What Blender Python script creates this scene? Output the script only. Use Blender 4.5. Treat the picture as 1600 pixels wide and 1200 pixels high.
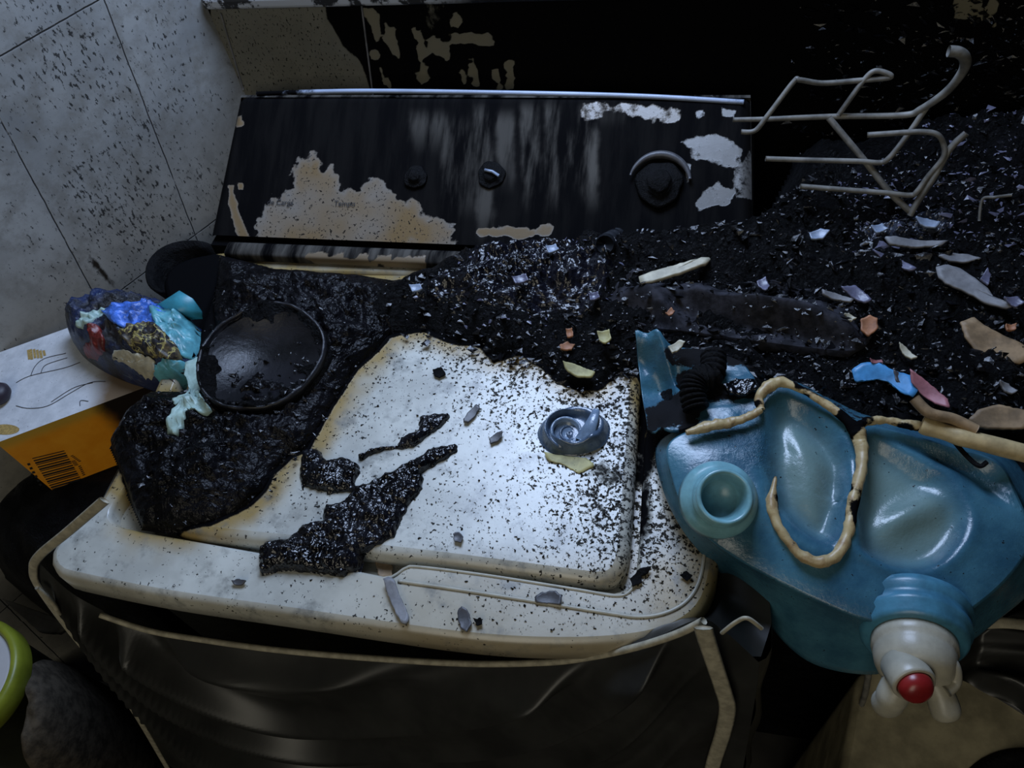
import bpy, math, random
import numpy as np
from mathutils import Vector, Matrix, noise as mnoise
from mathutils.geometry import tessellate_polygon

for o in list(bpy.data.objects): bpy.data.objects.remove(o)
S = bpy.context.scene
COL = S.collection
random.seed(7); RNG = np.random.RandomState(7)

# ------------------------------------------------------------------ camera
CAM = np.array([0.5383, -0.2191, 0.6113]); EUL = (0.6336, 0.124, 0.1803); FPX = 1273.1
cam = bpy.data.objects.new('camera', bpy.data.cameras.new('camera')); COL.objects.link(cam)
cam.location = CAM; cam.rotation_euler = EUL
cam.data.sensor_width = 36; cam.data.lens = FPX / 1600 * 36; cam.data.clip_start = .01
S.camera = cam
# ------------------------------------------------------------------ light
w = bpy.data.worlds.new('world'); S.world = w; w.use_nodes = True
w.node_tree.nodes['Background'].inputs[0].default_value = (.42, .48, .60, 1)
w.node_tree.nodes['Background'].inputs[1].default_value = .02
def area(name, loc, target, sx, sy, power, col):
    l = bpy.data.lights.new(name, 'AREA'); l.shape = 'RECTANGLE'; l.size = sx; l.size_y = sy
    l.energy = power; l.color = col
    o = bpy.data.objects.new(name, l); COL.objects.link(o); o.location = loc
    o.rotation_euler = (Vector(target) - Vector(loc)).to_track_quat('-Z', 'Y').to_euler()
    return o
area('window_daylight', (.33, .62, .78), (.30, .05, -.05), .42, .42, 11.0, (.54, .69, 1.0))
area('warm_front_fill', (.25, -1.5, 1.1), (.40, 0, -.1), .8, 1.2, 8.0, (1.0, .94, .78))  # unseen warm fill added from the camera side
S.view_settings.view_transform = 'Standard'; S.view_settings.look = 'None'
S.view_settings.exposure = 0.0; S.view_settings.gamma = 1.0; S.view_settings.use_curve_mapping = False

# ------------------------------------------------------------------ pixel <-> place
def rot(rx, ry, rz):
    cx, sx, cy, sy, cz, sz = math.cos(rx), math.sin(rx), math.cos(ry), math.sin(ry), math.cos(rz), math.sin(rz)
    return (np.array([[cz,-sz,0],[sz,cz,0],[0,0,1]]) @ np.array([[cy,0,sy],[0,1,0],[-sy,0,cy]])
            @ np.array([[1,0,0],[0,cx,-sx],[0,sx,cx]]))
RM = rot(*EUL); CU = RM[:, 1]; CB = RM[:, 2]; CR = RM[:, 0]
def ray(x, y): return RM @ np.array([(x - 800) / FPX, -(y - 600) / FPX, -1.])
def atp(x, y, P, n):
    d = ray(x, y); n = np.asarray(n, float); return CAM + d * (((np.asarray(P) - CAM) @ n) / (d @ n))
def at(x, y, z): return atp(x, y, (0, 0, z), (0, 0, 1))
def aty(x, y, Y): return atp(x, y, (0, Y, 0), (0, 1, 0))
def proj(P):
    q = (np.asarray(P, float) - CAM) @ RM
    return np.stack([800 + FPX * q[:, 0] / -q[:, 2], 600 - FPX * q[:, 1] / -q[:, 2]], 1)
# ------------------------------------------------------------------ small maths
def fbm(P, scale, octv=4, seed=0.0):
    out = np.empty(len(P))
    for i, p in enumerate(P):
        out[i] = mnoise.fractal(Vector((p[0]*scale+seed, p[1]*scale+seed*1.7, p[2]*scale-seed)), .9, 2.0, octv)
    return out
def sstep(a, b, x): t = np.clip((x - a) / (b - a), 0, 1); return t * t * (3 - 2 * t)
def sdf(P, poly):
    """signed distance, positive inside"""
    P = np.asarray(P, float)[:, :2]; V = np.asarray(poly, float)[:, :2]; n = len(V)
    d = np.full(len(P), 1e18); ins = np.zeros(len(P), bool)
    for i in range(n):
        a = V[i]; b = V[(i + 1) % n]; e = b - a; wv = P - a
        t = np.clip((wv @ e) / max(e @ e, 1e-18), 0, 1)
        q = wv - t[:, None] * e; d = np.minimum(d, (q ** 2).sum(1))
        c = ((a[1] > P[:, 1]) != (b[1] > P[:, 1]))
        if abs(e[1]) > 1e-15: ins ^= c & (P[:, 0] < e[0] * (P[:, 1] - a[1]) / e[1] + a[0])
    return np.where(ins, 1, -1) * np.sqrt(d)
def catmull(P, n, closed=False):
    P = np.asarray(P, float); m = len(P)
    seg = m if closed else m - 1; out = []
    for k in range(n):
        t = k / (n if closed else n - 1) * seg; i = min(int(t), seg - 1); f = t - i
        g = (lambda j: P[j % m]) if closed else (lambda j: P[min(max(j, 0), m - 1)])
        p0, p1, p2, p3 = g(i - 1), g(i), g(i + 1), g(i + 2)
        out.append(.5 * ((2*p1) + (-p0+p2)*f + (2*p0-5*p1+4*p2-p3)*f*f + (-p0+3*p1-3*p2+p3)*f**3))
    return np.array(out)
def resample(P, n, closed=True):
    P = np.asarray(P, float); Q = np.vstack([P, P[:1]]) if closed else P
    L = np.r_[0, np.cumsum(np.linalg.norm(np.diff(Q, axis=0), axis=1))]
    t = np.linspace(0, L[-1], n + 1)[:-1] if closed else np.linspace(0, L[-1], n)
    return np.stack([np.interp(t, L, Q[:, k]) for k in range(Q.shape[1])], 1)
def offset2d(P, d):
    """move a closed ccw outline outward by d in the xy plane"""
    P = np.asarray(P, float); T = np.roll(P, -1, 0) - np.roll(P, 1, 0)
    N = np.stack([T[:, 1], -T[:, 0]], 1); N /= np.maximum(np.linalg.norm(N, axis=1), 1e-12)[:, None]
    Q = P.copy(); Q[:, :2] += N * d; return Q
def ccw(P):
    P = np.asarray(P, float); a = (P[:, 0] * np.roll(P[:, 1], -1) - np.roll(P[:, 0], -1) * P[:, 1]).sum()
    return P if a > 0 else P[::-1].copy()
# ------------------------------------------------------------------ scene helpers
def tag(o, label=None, cat=None, group=None, kind=None):
    for k, v in (('label', label), ('category', cat), ('group', group), ('kind', kind)):
        if v: o[k] = v
    return o
def empty(name, loc, label, cat, group=None):
    o = bpy.data.objects.new(name, None); COL.objects.link(o); o.location = loc; o.empty_display_size = .02
    o['wl'] = [float(v) for v in loc]
    return tag(o, label, cat, group)
def obj(name, V, F, mat, parent=None, mask=None, smooth=True, origin=None):
    V = np.asarray(V, float)
    c = np.array([(V[:, 0].min()+V[:, 0].max())/2, (V[:, 1].min()+V[:, 1].max())/2, V[:, 2].min()]) if origin is None else np.asarray(origin, float)
    me = bpy.data.meshes.new(name); me.from_pydata((V - c).tolist(), [], [list(map(int, f)) for f in F]); me.validate(); me.update()
    if smooth: me.polygons.foreach_set('use_smooth', [True] * len(me.polygons))
    if mask is not None:
        a = me.color_attributes.new('mask', 'FLOAT_COLOR', 'POINT')
        m = np.zeros((len(V), 4), np.float32); m[:, 3] = 1; m[:, :mask.shape[1]] = mask
        a.data.foreach_set('color', m.ravel())
    me.materials.append(mat)
    o = bpy.data.objects.new(name, me); COL.objects.link(o)
    o['wl'] = [float(v) for v in c]
    if parent is None: o.location = c
    else: o.parent = parent; o.location = c - np.array(parent['wl'])
    return o
class MB:
    def __init__(s): s.V = []; s.F = []; s.M = []
    def add(s, V, F, M=None):
        b = len(s.V); s.V += [tuple(v) for v in V]; s.F += [tuple(i + b for i in f) for f in F]
        s.M += [tuple(m) for m in (M if M is not None else [(0, 0, 0)] * len(V))]
    def build(s, name, mat, parent=None, **k):
        return obj(name, np.array(s.V), s.F, mat, parent, mask=np.array(s.M), **k)
def gridF(nu, nv, cu=False, cv=False):
    F = []
    for i in range(nu if cu else nu - 1):
        for j in range(nv if cv else nv - 1):
            a = i*nv + j; b = ((i+1) % nu)*nv + j; c = ((i+1) % nu)*nv + (j+1) % nv; d = i*nv + (j+1) % nv
            F.append((a, b, c, d))
    return F
def tubeVF(P, r, n=10, flat=1.0, up=None):
    P = np.asarray(P, float); m = len(P); r = np.broadcast_to(np.asarray(r, float), (m,))
    T = np.gradient(P, axis=0); T /= np.linalg.norm(T, axis=1)[:, None]
    u = np.array(up if up is not None else ([0, 0, 1.] if abs(T[0, 2]) < .9 else [1., 0, 0])); V = []
    for i in range(m):
        t = T[i]
        if up is not None: u = np.array(up, float)
        u = u - t * (u @ t); u /= np.linalg.norm(u); b = np.cross(t, u)
        for k in range(n):
            a = 2*math.pi*k/n; V.append(P[i] + r[i]*(math.cos(a)*b + math.sin(a)*flat*u))
    F = gridF(m, n, cv=True); F.append(tuple(range(n))[::-1]); F.append(tuple((m-1)*n + k for k in range(n)))
    return V, F
def frame(axis):
    a = np.asarray(axis, float); a = a / np.linalg.norm(a)
    h = np.array([1., 0, 0]) if abs(a[0]) < .8 else np.array([0, 1., 0])
    x = h - a * (h @ a); x /= np.linalg.norm(x); return x, np.cross(a, x), a
def latheVF(c, axis, prof, n=40, wob=None):
    x, y, a = frame(axis); V = []
    for (r, h) in prof:
        for k in range(n):
            t = 2*math.pi*k/n; rr = r * (1 + (wob(t, h) if wob else 0))
            V.append(np.asarray(c) + x*rr*math.cos(t) + y*rr*math.sin(t) + a*h)
    m = len(prof); F = [tuple(reversed(f)) for f in gridF(m, n, cv=True)]
    if prof[0][0] > 1e-5: F.append(tuple(range(n))[::-1])
    if prof[-1][0] > 1e-5: F.append(tuple((m-1)*n + k for k in range(n)))
    return V, F
def boxVF(c, ax, ay, az):
    """box from a corner and three edge vectors"""
    c, ax, ay, az = [np.asarray(v, float) for v in (c, ax, ay, az)]
    V = [c, c+ax, c+ax+ay, c+ay, c+az, c+ax+az, c+ax+ay+az, c+ay+az]
    return V, [(3,2,1,0), (4,5,6,7), (0,1,5,4), (1,2,6,5), (2,3,7,6), (3,0,4,7)]
def rounded(o, wd, seg=3):
    m = o.modifiers.new('bevel', 'BEVEL'); m.width = wd; m.segments = seg; m.limit_method = 'ANGLE'; return o
def capVF(outline, rings, zf):
    """disc of rings from a closed outline; zf(xy, t) -> z, t = 1 at the rim"""
    O = np.asarray(outline, float)[:, :2]; c = O.mean(0); n = len(O); V = []
    ts = np.linspace(1, 0, rings + 1)[:-1]
    for t in ts:
        Q = c + (O - c) * t; V.append(np.c_[Q, zf(Q, np.full(n, t))])
    V.append(np.c_[c[None], zf(c[None], np.zeros(1))]); V = np.vstack(V)
    F = gridF(rings, n, cv=True); F = [f[::-1] for f in F]
    b = (rings - 1) * n; F += [(b + k, b + (k+1) % n, len(V) - 1) for k in range(n)]
    return V, F
def slabVF(P, thick, nrm=(0, 0, 1)):
    """thin solid piece from a 3D outline"""
    P = np.asarray(P, float); n = len(P); N = np.asarray(nrm, float)
    tri = tessellate_polygon([[Vector((p @ frame(N)[0], p @ frame(N)[1], 0)) for p in P]])
    V = np.vstack([P, P - N*thick]); F = []
    for t in tri:
        a, b, c = t
        if np.cross(P[b]-P[a], P[c]-P[a]) @ N < 0: a, b, c = a, c, b
        F += [(a, b, c), (a+n, c+n, b+n)]
    e = P - P.mean(0); ar = sum(np.cross(P[i], P[(i+1) % n]) for i in range(n)) @ N
    for i in range(n):
        j = (i+1) % n; F.append((i, i+n, j+n, j) if ar > 0 else (j, j+n, i+n, i))
    return V, F
# ------------------------------------------------------------------ materials
def nd(nt, typ, **kw):
    n = nt.nodes.new(typ)
    for k, v in kw.items(): setattr(n, k, v)
    return n
class G:
    """tiny node graph writer"""
    def __init__(s, name):
        s.m = bpy.data.materials.new(name); s.m.use_nodes = True; s.nt = s.m.node_tree
        s.b = s.nt.nodes['Principled BSDF']; s.tc = nd(s.nt, 'ShaderNodeTexCoord')
    def link(s, a, b): s.nt.links.new(a, b)
    def put(s, sock, v):
        if hasattr(v, 'is_linked') or hasattr(v, 'links'): s.link(v, sock)
        else: sock.default_value = v
    def math(s, op, a, b=0.0, c=None):
        n = nd(s.nt, 'ShaderNodeMath', operation=op); s.put(n.inputs[0], a); s.put(n.inputs[1], b)
        if c is not None: s.put(n.inputs[2], c)
        return n.outputs[0]
    def step(s, v, lo, hi):
        n = nd(s.nt, 'ShaderNodeMapRange', interpolation_type='SMOOTHSTEP'); s.put(n.inputs[0], v)
        s.put(n.inputs[1], lo); s.put(n.inputs[2], hi); return n.outputs[0]
    def mix(s, f, a, b):
        n = nd(s.nt, 'ShaderNodeMix', data_type='RGBA'); s.put(n.inputs[0], f)
        for sock, v in ((n.inputs[6], a), (n.inputs[7], b)):
            s.put(sock, (*v, 1) if isinstance(v, tuple) and len(v) == 3 else v)
        return n.outputs[2]
    def noise(s, scale, detail=4, rough=.6, stretch=None, dist=0.0):
        n = nd(s.nt, 'ShaderNodeTexNoise'); v = s.tc.outputs['Object']
        if stretch:
            mp = nd(s.nt, 'ShaderNodeMapping'); mp.inputs['Scale'].default_value = stretch; s.link(v, mp.inputs[0]); v = mp.outputs[0]
        s.link(v, n.inputs['Vector']); n.inputs['Scale'].default_value = scale; n.inputs['Detail'].default_value = detail
        n.inputs['Roughness'].default_value = rough; n.inputs['Distortion'].default_value = dist; return n.outputs[0]
    def mask(s):
        a = nd(s.nt, 'ShaderNodeVertexColor', layer_name='mask'); q = nd(s.nt, 'ShaderNodeSeparateColor')
        s.link(a.outputs[0], q.inputs[0]); return list(q.outputs) + [a.outputs[1]]
    def bump(s, h, strength, dist=.002):
        n = nd(s.nt, 'ShaderNodeBump'); n.inputs['Strength'].default_value = strength; n.inputs['Distance'].default_value = dist
        s.put(n.inputs['Height'], h); s.link(n.outputs[0], s.b.inputs['Normal'])
    def done(s, col, rough=.5, spec=.5, **kw):
        s.put(s.b.inputs['Base Color'], (*col, 1) if isinstance(col, tuple) and len(col) == 3 else col)
        s.put(s.b.inputs['Roughness'], rough); s.b.inputs['Specular IOR Level'].default_value = spec
        for k, v in kw.items(): s.b.inputs[k].default_value = v
        return s.m
SOOT = (.004, .004, .0045)
def plain(name, col, rough=.5, var=.25, scale=60, spec=.5, bump=.15, **kw):
    g = G(name); n = g.noise(scale, 5)
    c = g.mix(g.step(n, .3, .7), tuple(v*(1-var) for v in col), tuple(min(1, v*(1+var)) for v in col))
    if bump: g.bump(g.noise(scale*3, 4), bump, .001)
    return g.done(c, rough, spec, **kw)
def burnt(name, base, scorch, rough=.4, spscale=260, sp=.62, soot=SOOT, amp=.9, nsc=45, spec=.5, stretch=None, bump=.25, mott=.15, second=None, smudge=0):
    """clean plastic / scorched / sooty by the per-vertex mask: R soot and painted shade, G scorch and painted warm light, B speckle density"""
    g = G(name); R, Gr, B, AL = g.mask()
    n1 = g.noise(nsc, 9, .68, stretch); n2 = g.noise(spscale, 3, .6, stretch); n3 = g.noise(18, 4); n4 = g.noise(spscale*.38, 5, .7)
    base_c = g.mix(g.step(n3, .3, .7), tuple(v*(1-mott) for v in base), tuple(min(1, v*(1+mott)) for v in base))
    if second: base_c = g.mix(g.step(n1, .42, .6), base_c, second)
    c = g.mix(Gr, base_c, scorch)
    if smudge: c = g.mix(g.math('MULTIPLY', g.step(g.math('ADD', g.noise(42, 5, .65), g.math('MULTIPLY', B, .10)), .55, .78), smudge), c, tuple(v*.28 for v in base))
    f = g.step(g.math('ADD', R, g.math('MULTIPLY', g.math('SUBTRACT', n1, .5), amp)), .40, .60)
    thr = g.math('SUBTRACT', sp + .14, g.math('MULTIPLY', B, .22))
    s1 = g.step(n2, thr, g.math('ADD', thr, .03)); s2 = g.step(n4, g.math('ADD', thr, .03), g.math('ADD', thr, .07))
    f = g.math('MAXIMUM', f, g.math('MULTIPLY', g.math('MAXIMUM', s1, s2), .93))
    if soot == 'streaks':
        ns = g.noise(9, 5, .6, (7, 1, 1)); soot = g.mix(g.math('MULTIPLY', g.step(ns, .36, .66), AL), SOOT, (.075, .070, .062))
    c = g.mix(f, c, soot)
    g.bump(g.math('ADD', g.math('MULTIPLY', f, .7), g.math('MULTIPLY', n1, .35)), bump, .002)
    g.done(c, g.math('ADD', rough, g.math('MULTIPLY', f, .6)), spec)
    g.put(g.b.inputs['Specular IOR Level'], g.math('SUBTRACT', spec, g.math('MULTIPLY', f, spec))); return g.m
def charred(name, col=(.004, .004, .0045), rough=.34, spec=.45, nsc=120, strength=.8, dist=.004, fleck=None, det=8):
    g = G(name); n1 = g.noise(nsc, det, .65 if det > 4 else .5, dist=.4 if det > 4 else 1.0); n2 = g.noise(nsc*3.1, min(det, 5), .7 if det > 4 else .5); n3 = g.noise(nsc*.3, 3)
    c = g.mix(g.step(n3, .35, .7), tuple(v*.5 for v in col), tuple(v*1.6 for v in col))
    if fleck: c = g.mix(g.step(n2, .70, .74), c, fleck)
    g.bump(g.math('ADD', n1, g.math('MULTIPLY', n2, .45)), strength, dist)
    return g.done(c, g.math('ADD', rough - .12, g.math('MULTIPLY', n3, .24)), spec)
M = {}
M['enamel'] = burnt('sooty_white_enamel', (.44, .455, .42), (.27, .19, .070), .28, 290, .60, mott=.2, smudge=.75)
M['panel'] = burnt('burnt_panel_plastic', (.17, .17, .165), (.150, .100, .045), .30, 330, .62, nsc=60, amp=1.1, soot='streaks')
M['backwall'] = burnt('sooty_cream_tile', (.15, .145, .115), (.19, .17, .11), .45, 420, .70, nsc=40, stretch=(1, 1, .5), amp=1.0)
M['char'] = charred('charred_plastic', rough=.5, spec=.10)
M['char_glossy'] = charred('melted_black_plastic', (.0035, .0035, .005), .20, .45, 46, .85, .008, det=2.5)
M['mass'] = charred('melted_black_mass', (.0030, .0028, .0036), .36, .13, 46, .8, .008, det=3)
M['chips'] = charred('glossy_black_chips', (.004, .004, .005), .20, .6, 90, .5, .002)
M['char_rough'] = charred('charred_debris', (.0035, .0035, .004), .42, .13, 130, 1.0, .009, fleck=(.03, .03, .033))
M['cloth'] = charred('scorched_cloth', (.022, .022, .027), .8, .12, 320, .35, .001)
M['cover'] = plain('grey_black_vinyl', (.020, .020, .018), .40, .35, 14, .40, .10)
M['strap'] = plain('beige_binding', (.32, .29, .21), .6, .25, 120)
M['white'] = plain('off_white_plastic', (.34, .32, .25), .38, .12, 70)
M['red'] = plain('red_plastic', (.22, .012, .012), .32, .2, 40)
M['tan'] = plain('tan_plastic', (.42, .32, .16), .5, .25, 70)
M['grey'] = plain('ash_grey_flake', (.17, .17, .175), .55, .25, 90)
M['darkgrey'] = plain('dark_grey_flake', (.055, .055, .06), .45, .3, 90)
M['violet'] = plain('violet_glint_flake', (.10, .10, .15), .3, .3, 90)  # violet of the window glints put into the flake colour
M['bluewhite'] = plain('blue_white_flake', (.22, .27, .36), .35, .3, 90)
M['cream'] = plain('cream_flake', (.40, .37, .27), .55, .25, 90)
M['yellow'] = plain('dull_yellow_flake', (.33, .30, .13), .6, .3, 90)
M['orange'] = plain('scorched_orange_flake', (.30, .13, .06), .6, .3, 90)
M['brown'] = plain('scorched_brown_board', (.24, .16, .085), .6, .4, 60)
M['wire'] = plain('sooty_coated_wire', (.15, .145, .13), .5, .45, 55)
M['sky_blue'] = plain('bright_blue_plastic', (.06, .24, .48), .4, .3, 60)
M['pink'] = plain('faded_pink_plastic', (.32, .12, .13), .5, .3, 60)
M['ink'] = plain('black_print', (.012, .012, .014), .6, .1, 40, bump=0)
M['gold'] = plain('gold_print', (.32, .22, .07), .6, .3, 400, bump=0)
# ------------------------------------------------------------------ setting
W_ANG = math.radians(30); CORNER = np.array([-.012, .575]); WU = np.array([math.sin(W_ANG), math.cos(W_ANG)]); WN = np.array([WU[1], -WU[0]])
def wall_left_mat():
    g = G('grey_wall_tile'); sp = nd(g.nt, 'ShaderNodeSeparateXYZ'); g.link(g.tc.outputs['Object'], sp.inputs[0])
    x, z = sp.outputs[0], sp.outputs[2]
    wob = g.math('MULTIPLY', g.math('SUBTRACT', g.noise(30, 3), .5), .003)
    s = g.math('ADD', g.math('SUBTRACT', x, g.math('MULTIPLY', z, .147)), g.math('ADD', wob, 9*.145 - .010))
    def line(v, per, wd):
        f = g.math('ABSOLUTE', g.math('SUBTRACT', g.math('FRACT', g.math('DIVIDE', v, per)), .5))
        return g.step(f, .5 - wd/per, .5 - wd*.35/per), g.step(f, .5 - 2.6*wd/per, .5 - wd/per)
    l1, e1 = line(s, .145, .0010)
    row = g.math('ADD', g.math('ADD', z, wob), 10*.293 - .233)
    l2, e2 = line(row, .293, .0011)
    ln = g.math('MAXIMUM', l1, l2)
    n1 = g.noise(9, 6, .6); n2 = g.noise(34, 8, .7); n3 = g.noise(260, 4, .65, (1, 1, .45)); n4 = g.noise(95, 5, .75, (1, 1, .4)); R, Gr, B = g.mask()[:3]
    c = g.mix(g.step(n1, .3, .7), (.22, .23, .23), (.38, .39, .38))
    c = g.mix(g.step(g.math('ADD', z, g.math('MULTIPLY', n1, .2)), .22, .02), c, (.30, .285, .25))  # warm tone of the shaded lower wall put into the colour
    c = g.mix(g.math('MULTIPLY', g.step(n2, .42, .66), .75), c, (.20, .195, .175))
    cl = g.noise(12, 3)
    thr = g.math('SUBTRACT', .775, g.math('MULTIPLY', g.math('ADD', cl, g.math('MULTIPLY', B, .3)), .26))
    c = g.mix(g.math('MULTIPLY', g.step(n3, thr, g.math('ADD', thr, .04)), .9), c, (.012, .012, .012))
    c = g.mix(g.math('MULTIPLY', g.step(n4, g.math('ADD', thr, .04), g.math('ADD', thr, .09)), .85), c, (.012, .012, .012))
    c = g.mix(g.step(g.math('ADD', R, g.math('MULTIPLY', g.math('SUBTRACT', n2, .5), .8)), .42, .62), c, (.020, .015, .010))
    c = g.mix(g.math('MULTIPLY', g.math('MAXIMUM', e1, e2), .25), c, (.32, .32, .31))
    c = g.mix(g.math('MULTIPLY', ln, g.step(n2, .36, .44)), c, (.025, .025, .025))
    g.bump(g.math('SUBTRACT', g.math('MULTIPLY', n2, .3), ln), .4, .002)
    return g.done(c, .55, .4)
M['leftwall'] = wall_left_mat()
# left wall: local x runs along the wall (0 at the corner), local z is height
nu, nv = 90, 90
ss = np.linspace(-1.3, 0, nu); zz = np.linspace(-.9, 1.3, nv)
V = np.array([[s, 0, z] for s in ss for z in zz])
Wd = np.c_[CORNER[0] + WU[0]*V[:, 0], CORNER[1] + WU[1]*V[:, 0], V[:, 2]]; pxs = proj(Wd)
drip = sstep(-8, 12, sdf(pxs, [(128, 372), (150, 380), (165, 415), (182, 450), (205, 500), (150, 500), (160, 455), (140, 415)]))
msk = np.c_[np.maximum(drip*.75, sstep(.09, -.01, -V[:, 0])*sstep(-.3, .1, V[:, 2]*0 + .1)*.42), drip*0, sstep(.25, .0, np.abs(V[:, 0]+.16))]  # drip stain, plus the corner's shade painted into the same mask
me_f = [f[::-1] for f in gridF(nu, nv)]
wl = obj('wall_left', V, me_f, M['leftwall'], mask=msk, origin=(0, 0, 0)); wl.location = (CORNER[0], CORNER[1], 0)
wl.rotation_euler = (0, 0, math.pi/2 - W_ANG); tag(wl, kind='structure')
bk = obj('wall_left_core', *boxVF((-1.3, .004, -.9), (1.3, 0, 0), (0, .1, 0), (0, 0, 2.2)), M['grey'], wl, origin=(0, 0, 0)); bk.location = (0, 0, 0); bk.name = 'wall_core'
# back wall with soot, up to the sill; the window opening is above it
YB = .575; SILL = .172
xs = np.linspace(-.02, 1.5, 300); zs = np.concatenate([np.linspace(-.9, -.06, 12)[:-1], np.linspace(-.06, SILL, 70)])
V = np.array([[x, YB, z] for x in xs for z in zs]); pxs = proj(V)
clean = sstep(-10, 10, sdf(pxs, [(330, -60), (500, -60), (512, 30), (535, 70), (562, 95), (583, 150), (590, 260), (330, 260)]))
cr = np.zeros(len(V)); nzw = 6*fbm(V, 75, 4, 3)
for poly in ([(566, 12), (590, 22), (596, 45), (590, 60), (582, 45)], [(596, 30), (615, 45), (626, 80), (628, 95), (612, 75), (600, 50)],
             [(645, 45), (662, 60), (666, 85), (657, 92), (650, 72)], [(656, 100), (668, 105), (668, 128), (655, 138), (655, 120)],
             [(578, 80), (590, 80), (590, 95), (580, 92)], [(690, 68), (700, 72), (702, 98), (696, 90)], [(710, 22), (720, 28), (718, 44), (708, 36)],
             [(708, 52), (765, 56), (766, 68), (710, 64)], [(792, 98), (800, 98), (802, 138), (793, 138)], [(594, 108), (602, 120), (612, 138), (602, 136)],
             [(720, 105), (730, 128), (726, 132), (718, 112)], [(735, 80), (745, 132), (740, 132), (734, 100)], [(774, 110), (782, 136), (776, 138)],
             [(672, 62), (690, 70), (688, 84), (674, 76)], [(1500, -20), (1530, -20), (1535, 30), (1490, 30)], [(1550, -20), (1560, -20), (1556, 40), (1548, 40)]):
    cr = np.maximum(cr, sstep(-6, 4, sdf(pxs, poly) + nzw + 1))
smud = sstep(-25, 15, sdf(pxs, [(640, -20), (700, -20), (700, 60), (640, 40)])) * .45
sootm = np.clip(1 - np.maximum.reduce([clean, cr, smud]), 0, 1)
sp = .35 + .75 * clean
bw_ = obj('wall_back', V, gridF(len(xs), len(zs)), M['backwall'], mask=np.c_[sootm*1.05, cr*.8*(1-clean), sp]); tag(bw_, kind='structure')
mb = MB(); mb.add(*boxVF((-.3, YB + .001, -.9), (1.8, 0, 0), (0, .12, 0), (0, 0, .9 + SILL - .001))); 
cw = mb.build('wall_back_core', M['grey'], bw_); cw.name = 'wall_core'
# tile joints of the back wall
for (a, b) in (((565, 8), (583, 150)), ((345, 20), (380, 140))):
    P = [aty(*a, YB - .0005), aty(*b, YB - .0005)]
    j = obj('tile_joint', *tubeVF(catmull(P, 12), .0011, 6), M['grey'], bw_)
# sill
V, F = boxVF((-.012, YB - .008, SILL), (1.5, 0, 0), (0, .16, 0), (0, 0, .014))
g = G('window_sill_paint'); n = g.noise(35, 6, .7); n2 = g.noise(7, 3)
c = g.mix(g.step(n, .5, .56), (.42, .45, .50), (.02, .02, .02))
sp_ = nd(g.nt, 'ShaderNodeSeparateXYZ'); g.link(g.tc.outputs['Object'], sp_.inputs[0])
c = g.mix(g.step(g.math('ADD', sp_.outputs[0], g.math('MULTIPLY', n, .1)), -.46, -.38), c, SOOT)
sl = obj('trim_1', V, F, g.done(c, .4), smooth=False); rounded(sl, .004); tag(sl, kind='structure')
mb = MB(); mb.add(*boxVF((-1.2, -1.8, -.92), (3.2, 0, 0), (0, 2.6, 0), (0, 0, .02)))
tag(mb.build('floor', plain('dark_dirty_floor', (.03, .028, .025), .6, .5, 8), smooth=False), kind='structure')

# ------------------------------------------------------------------ terrain of everything burnt, in world xy
MASS_A = ccw([at(x, y, .008) for x, y in [(236, 606), (195, 640), (165, 690), (185, 745), (200, 790), (215, 822), (270, 826), (330, 815), (385, 790), (412, 765), (428, 735),
    (452, 712), (480, 700), (500, 665), (520, 630), (540, 600), (556, 575), (590, 545), (606, 524), (640, 505), (640, 440), (560, 425), (430, 416), (352, 396), (340, 388), (334, 430), (326, 480), (334, 540), (330, 575), (300, 606), (262, 606)]])
HEAP_B = ccw([at(x, y, .008) for x, y in [(560, 500), (610, 522), (660, 512), (700, 530), (752, 538), (770, 560), (812, 550), (852, 572), (870, 592), (905, 606), (935, 604), (960, 582), (1000, 580), (1012, 620),
    (1020, 690), (1100, 705), (1200, 690), (1350, 690), (1500, 690), (1700, 700), (1760, 500), (1740, 300), (1640, 240), (1450, 232), (1250, 235), (1200, 330), (1150, 385), (1000, 392), (900, 392), (800, 388), (735, 392), (700, 410), (640, 430), (600, 440)]])
def prof(d, h, wd): return h * (1 - np.exp(-np.maximum(d, 0) / wd))
def hA(P):
    d = sdf(P, MASS_A); Q = np.c_[P[:, :2], np.zeros(len(P))]
    return d, prof(d, .022, .022) + np.clip(d*30, 0, 1) * (.012*fbm(Q, 20, 4, 3.1) + .010*np.abs(fbm(Q, 48, 4, 9.0)) + .005*np.abs(fbm(Q, 130, 3, 2)))
def hB(P):
    d = sdf(P, HEAP_B); x, y = P[:, 0], P[:, 1]; Q = np.c_[P[:, :2], np.zeros(len(P))]
    ramp = .06 * sstep(.70, 1.0, x) * sstep(.25, .56, y) + .09*sstep(.66, .88, x)*sstep(.50, .57, y) + .012*sstep(.26, .36, y)
    k = np.clip(d*40, 0, 1)
    return d, prof(d, .024, .020) + k*ramp + k*.030*sstep(.33, .46, x)*sstep(.30, .37, y)*sstep(.47, .40, y)*sstep(.66, .57, x) + k * (.013*fbm(Q, 20, 4, 5.5) + .006*fbm(Q, 62, 4, 1.2) + .004*np.abs(fbm(Q, 170, 3, 7)))
def H(P):
    P = np.atleast_2d(P); dA, a = hA(P); dB, b = hB(P)
    return np.maximum.reduce([np.where(dA > 0, a, -9), np.where(dB > 0, b, -9), np.where(P[:, 0] < .60, .004, -9)])
def ath(px, py, lift=0.0):
    z = .03
    for _ in range(14):
        p = at(px, py, z); h = H(p[None])[0]
        if h < -1: h = .02
        z = .6*z + .4*h
    return at(px, py, z + lift)
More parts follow.
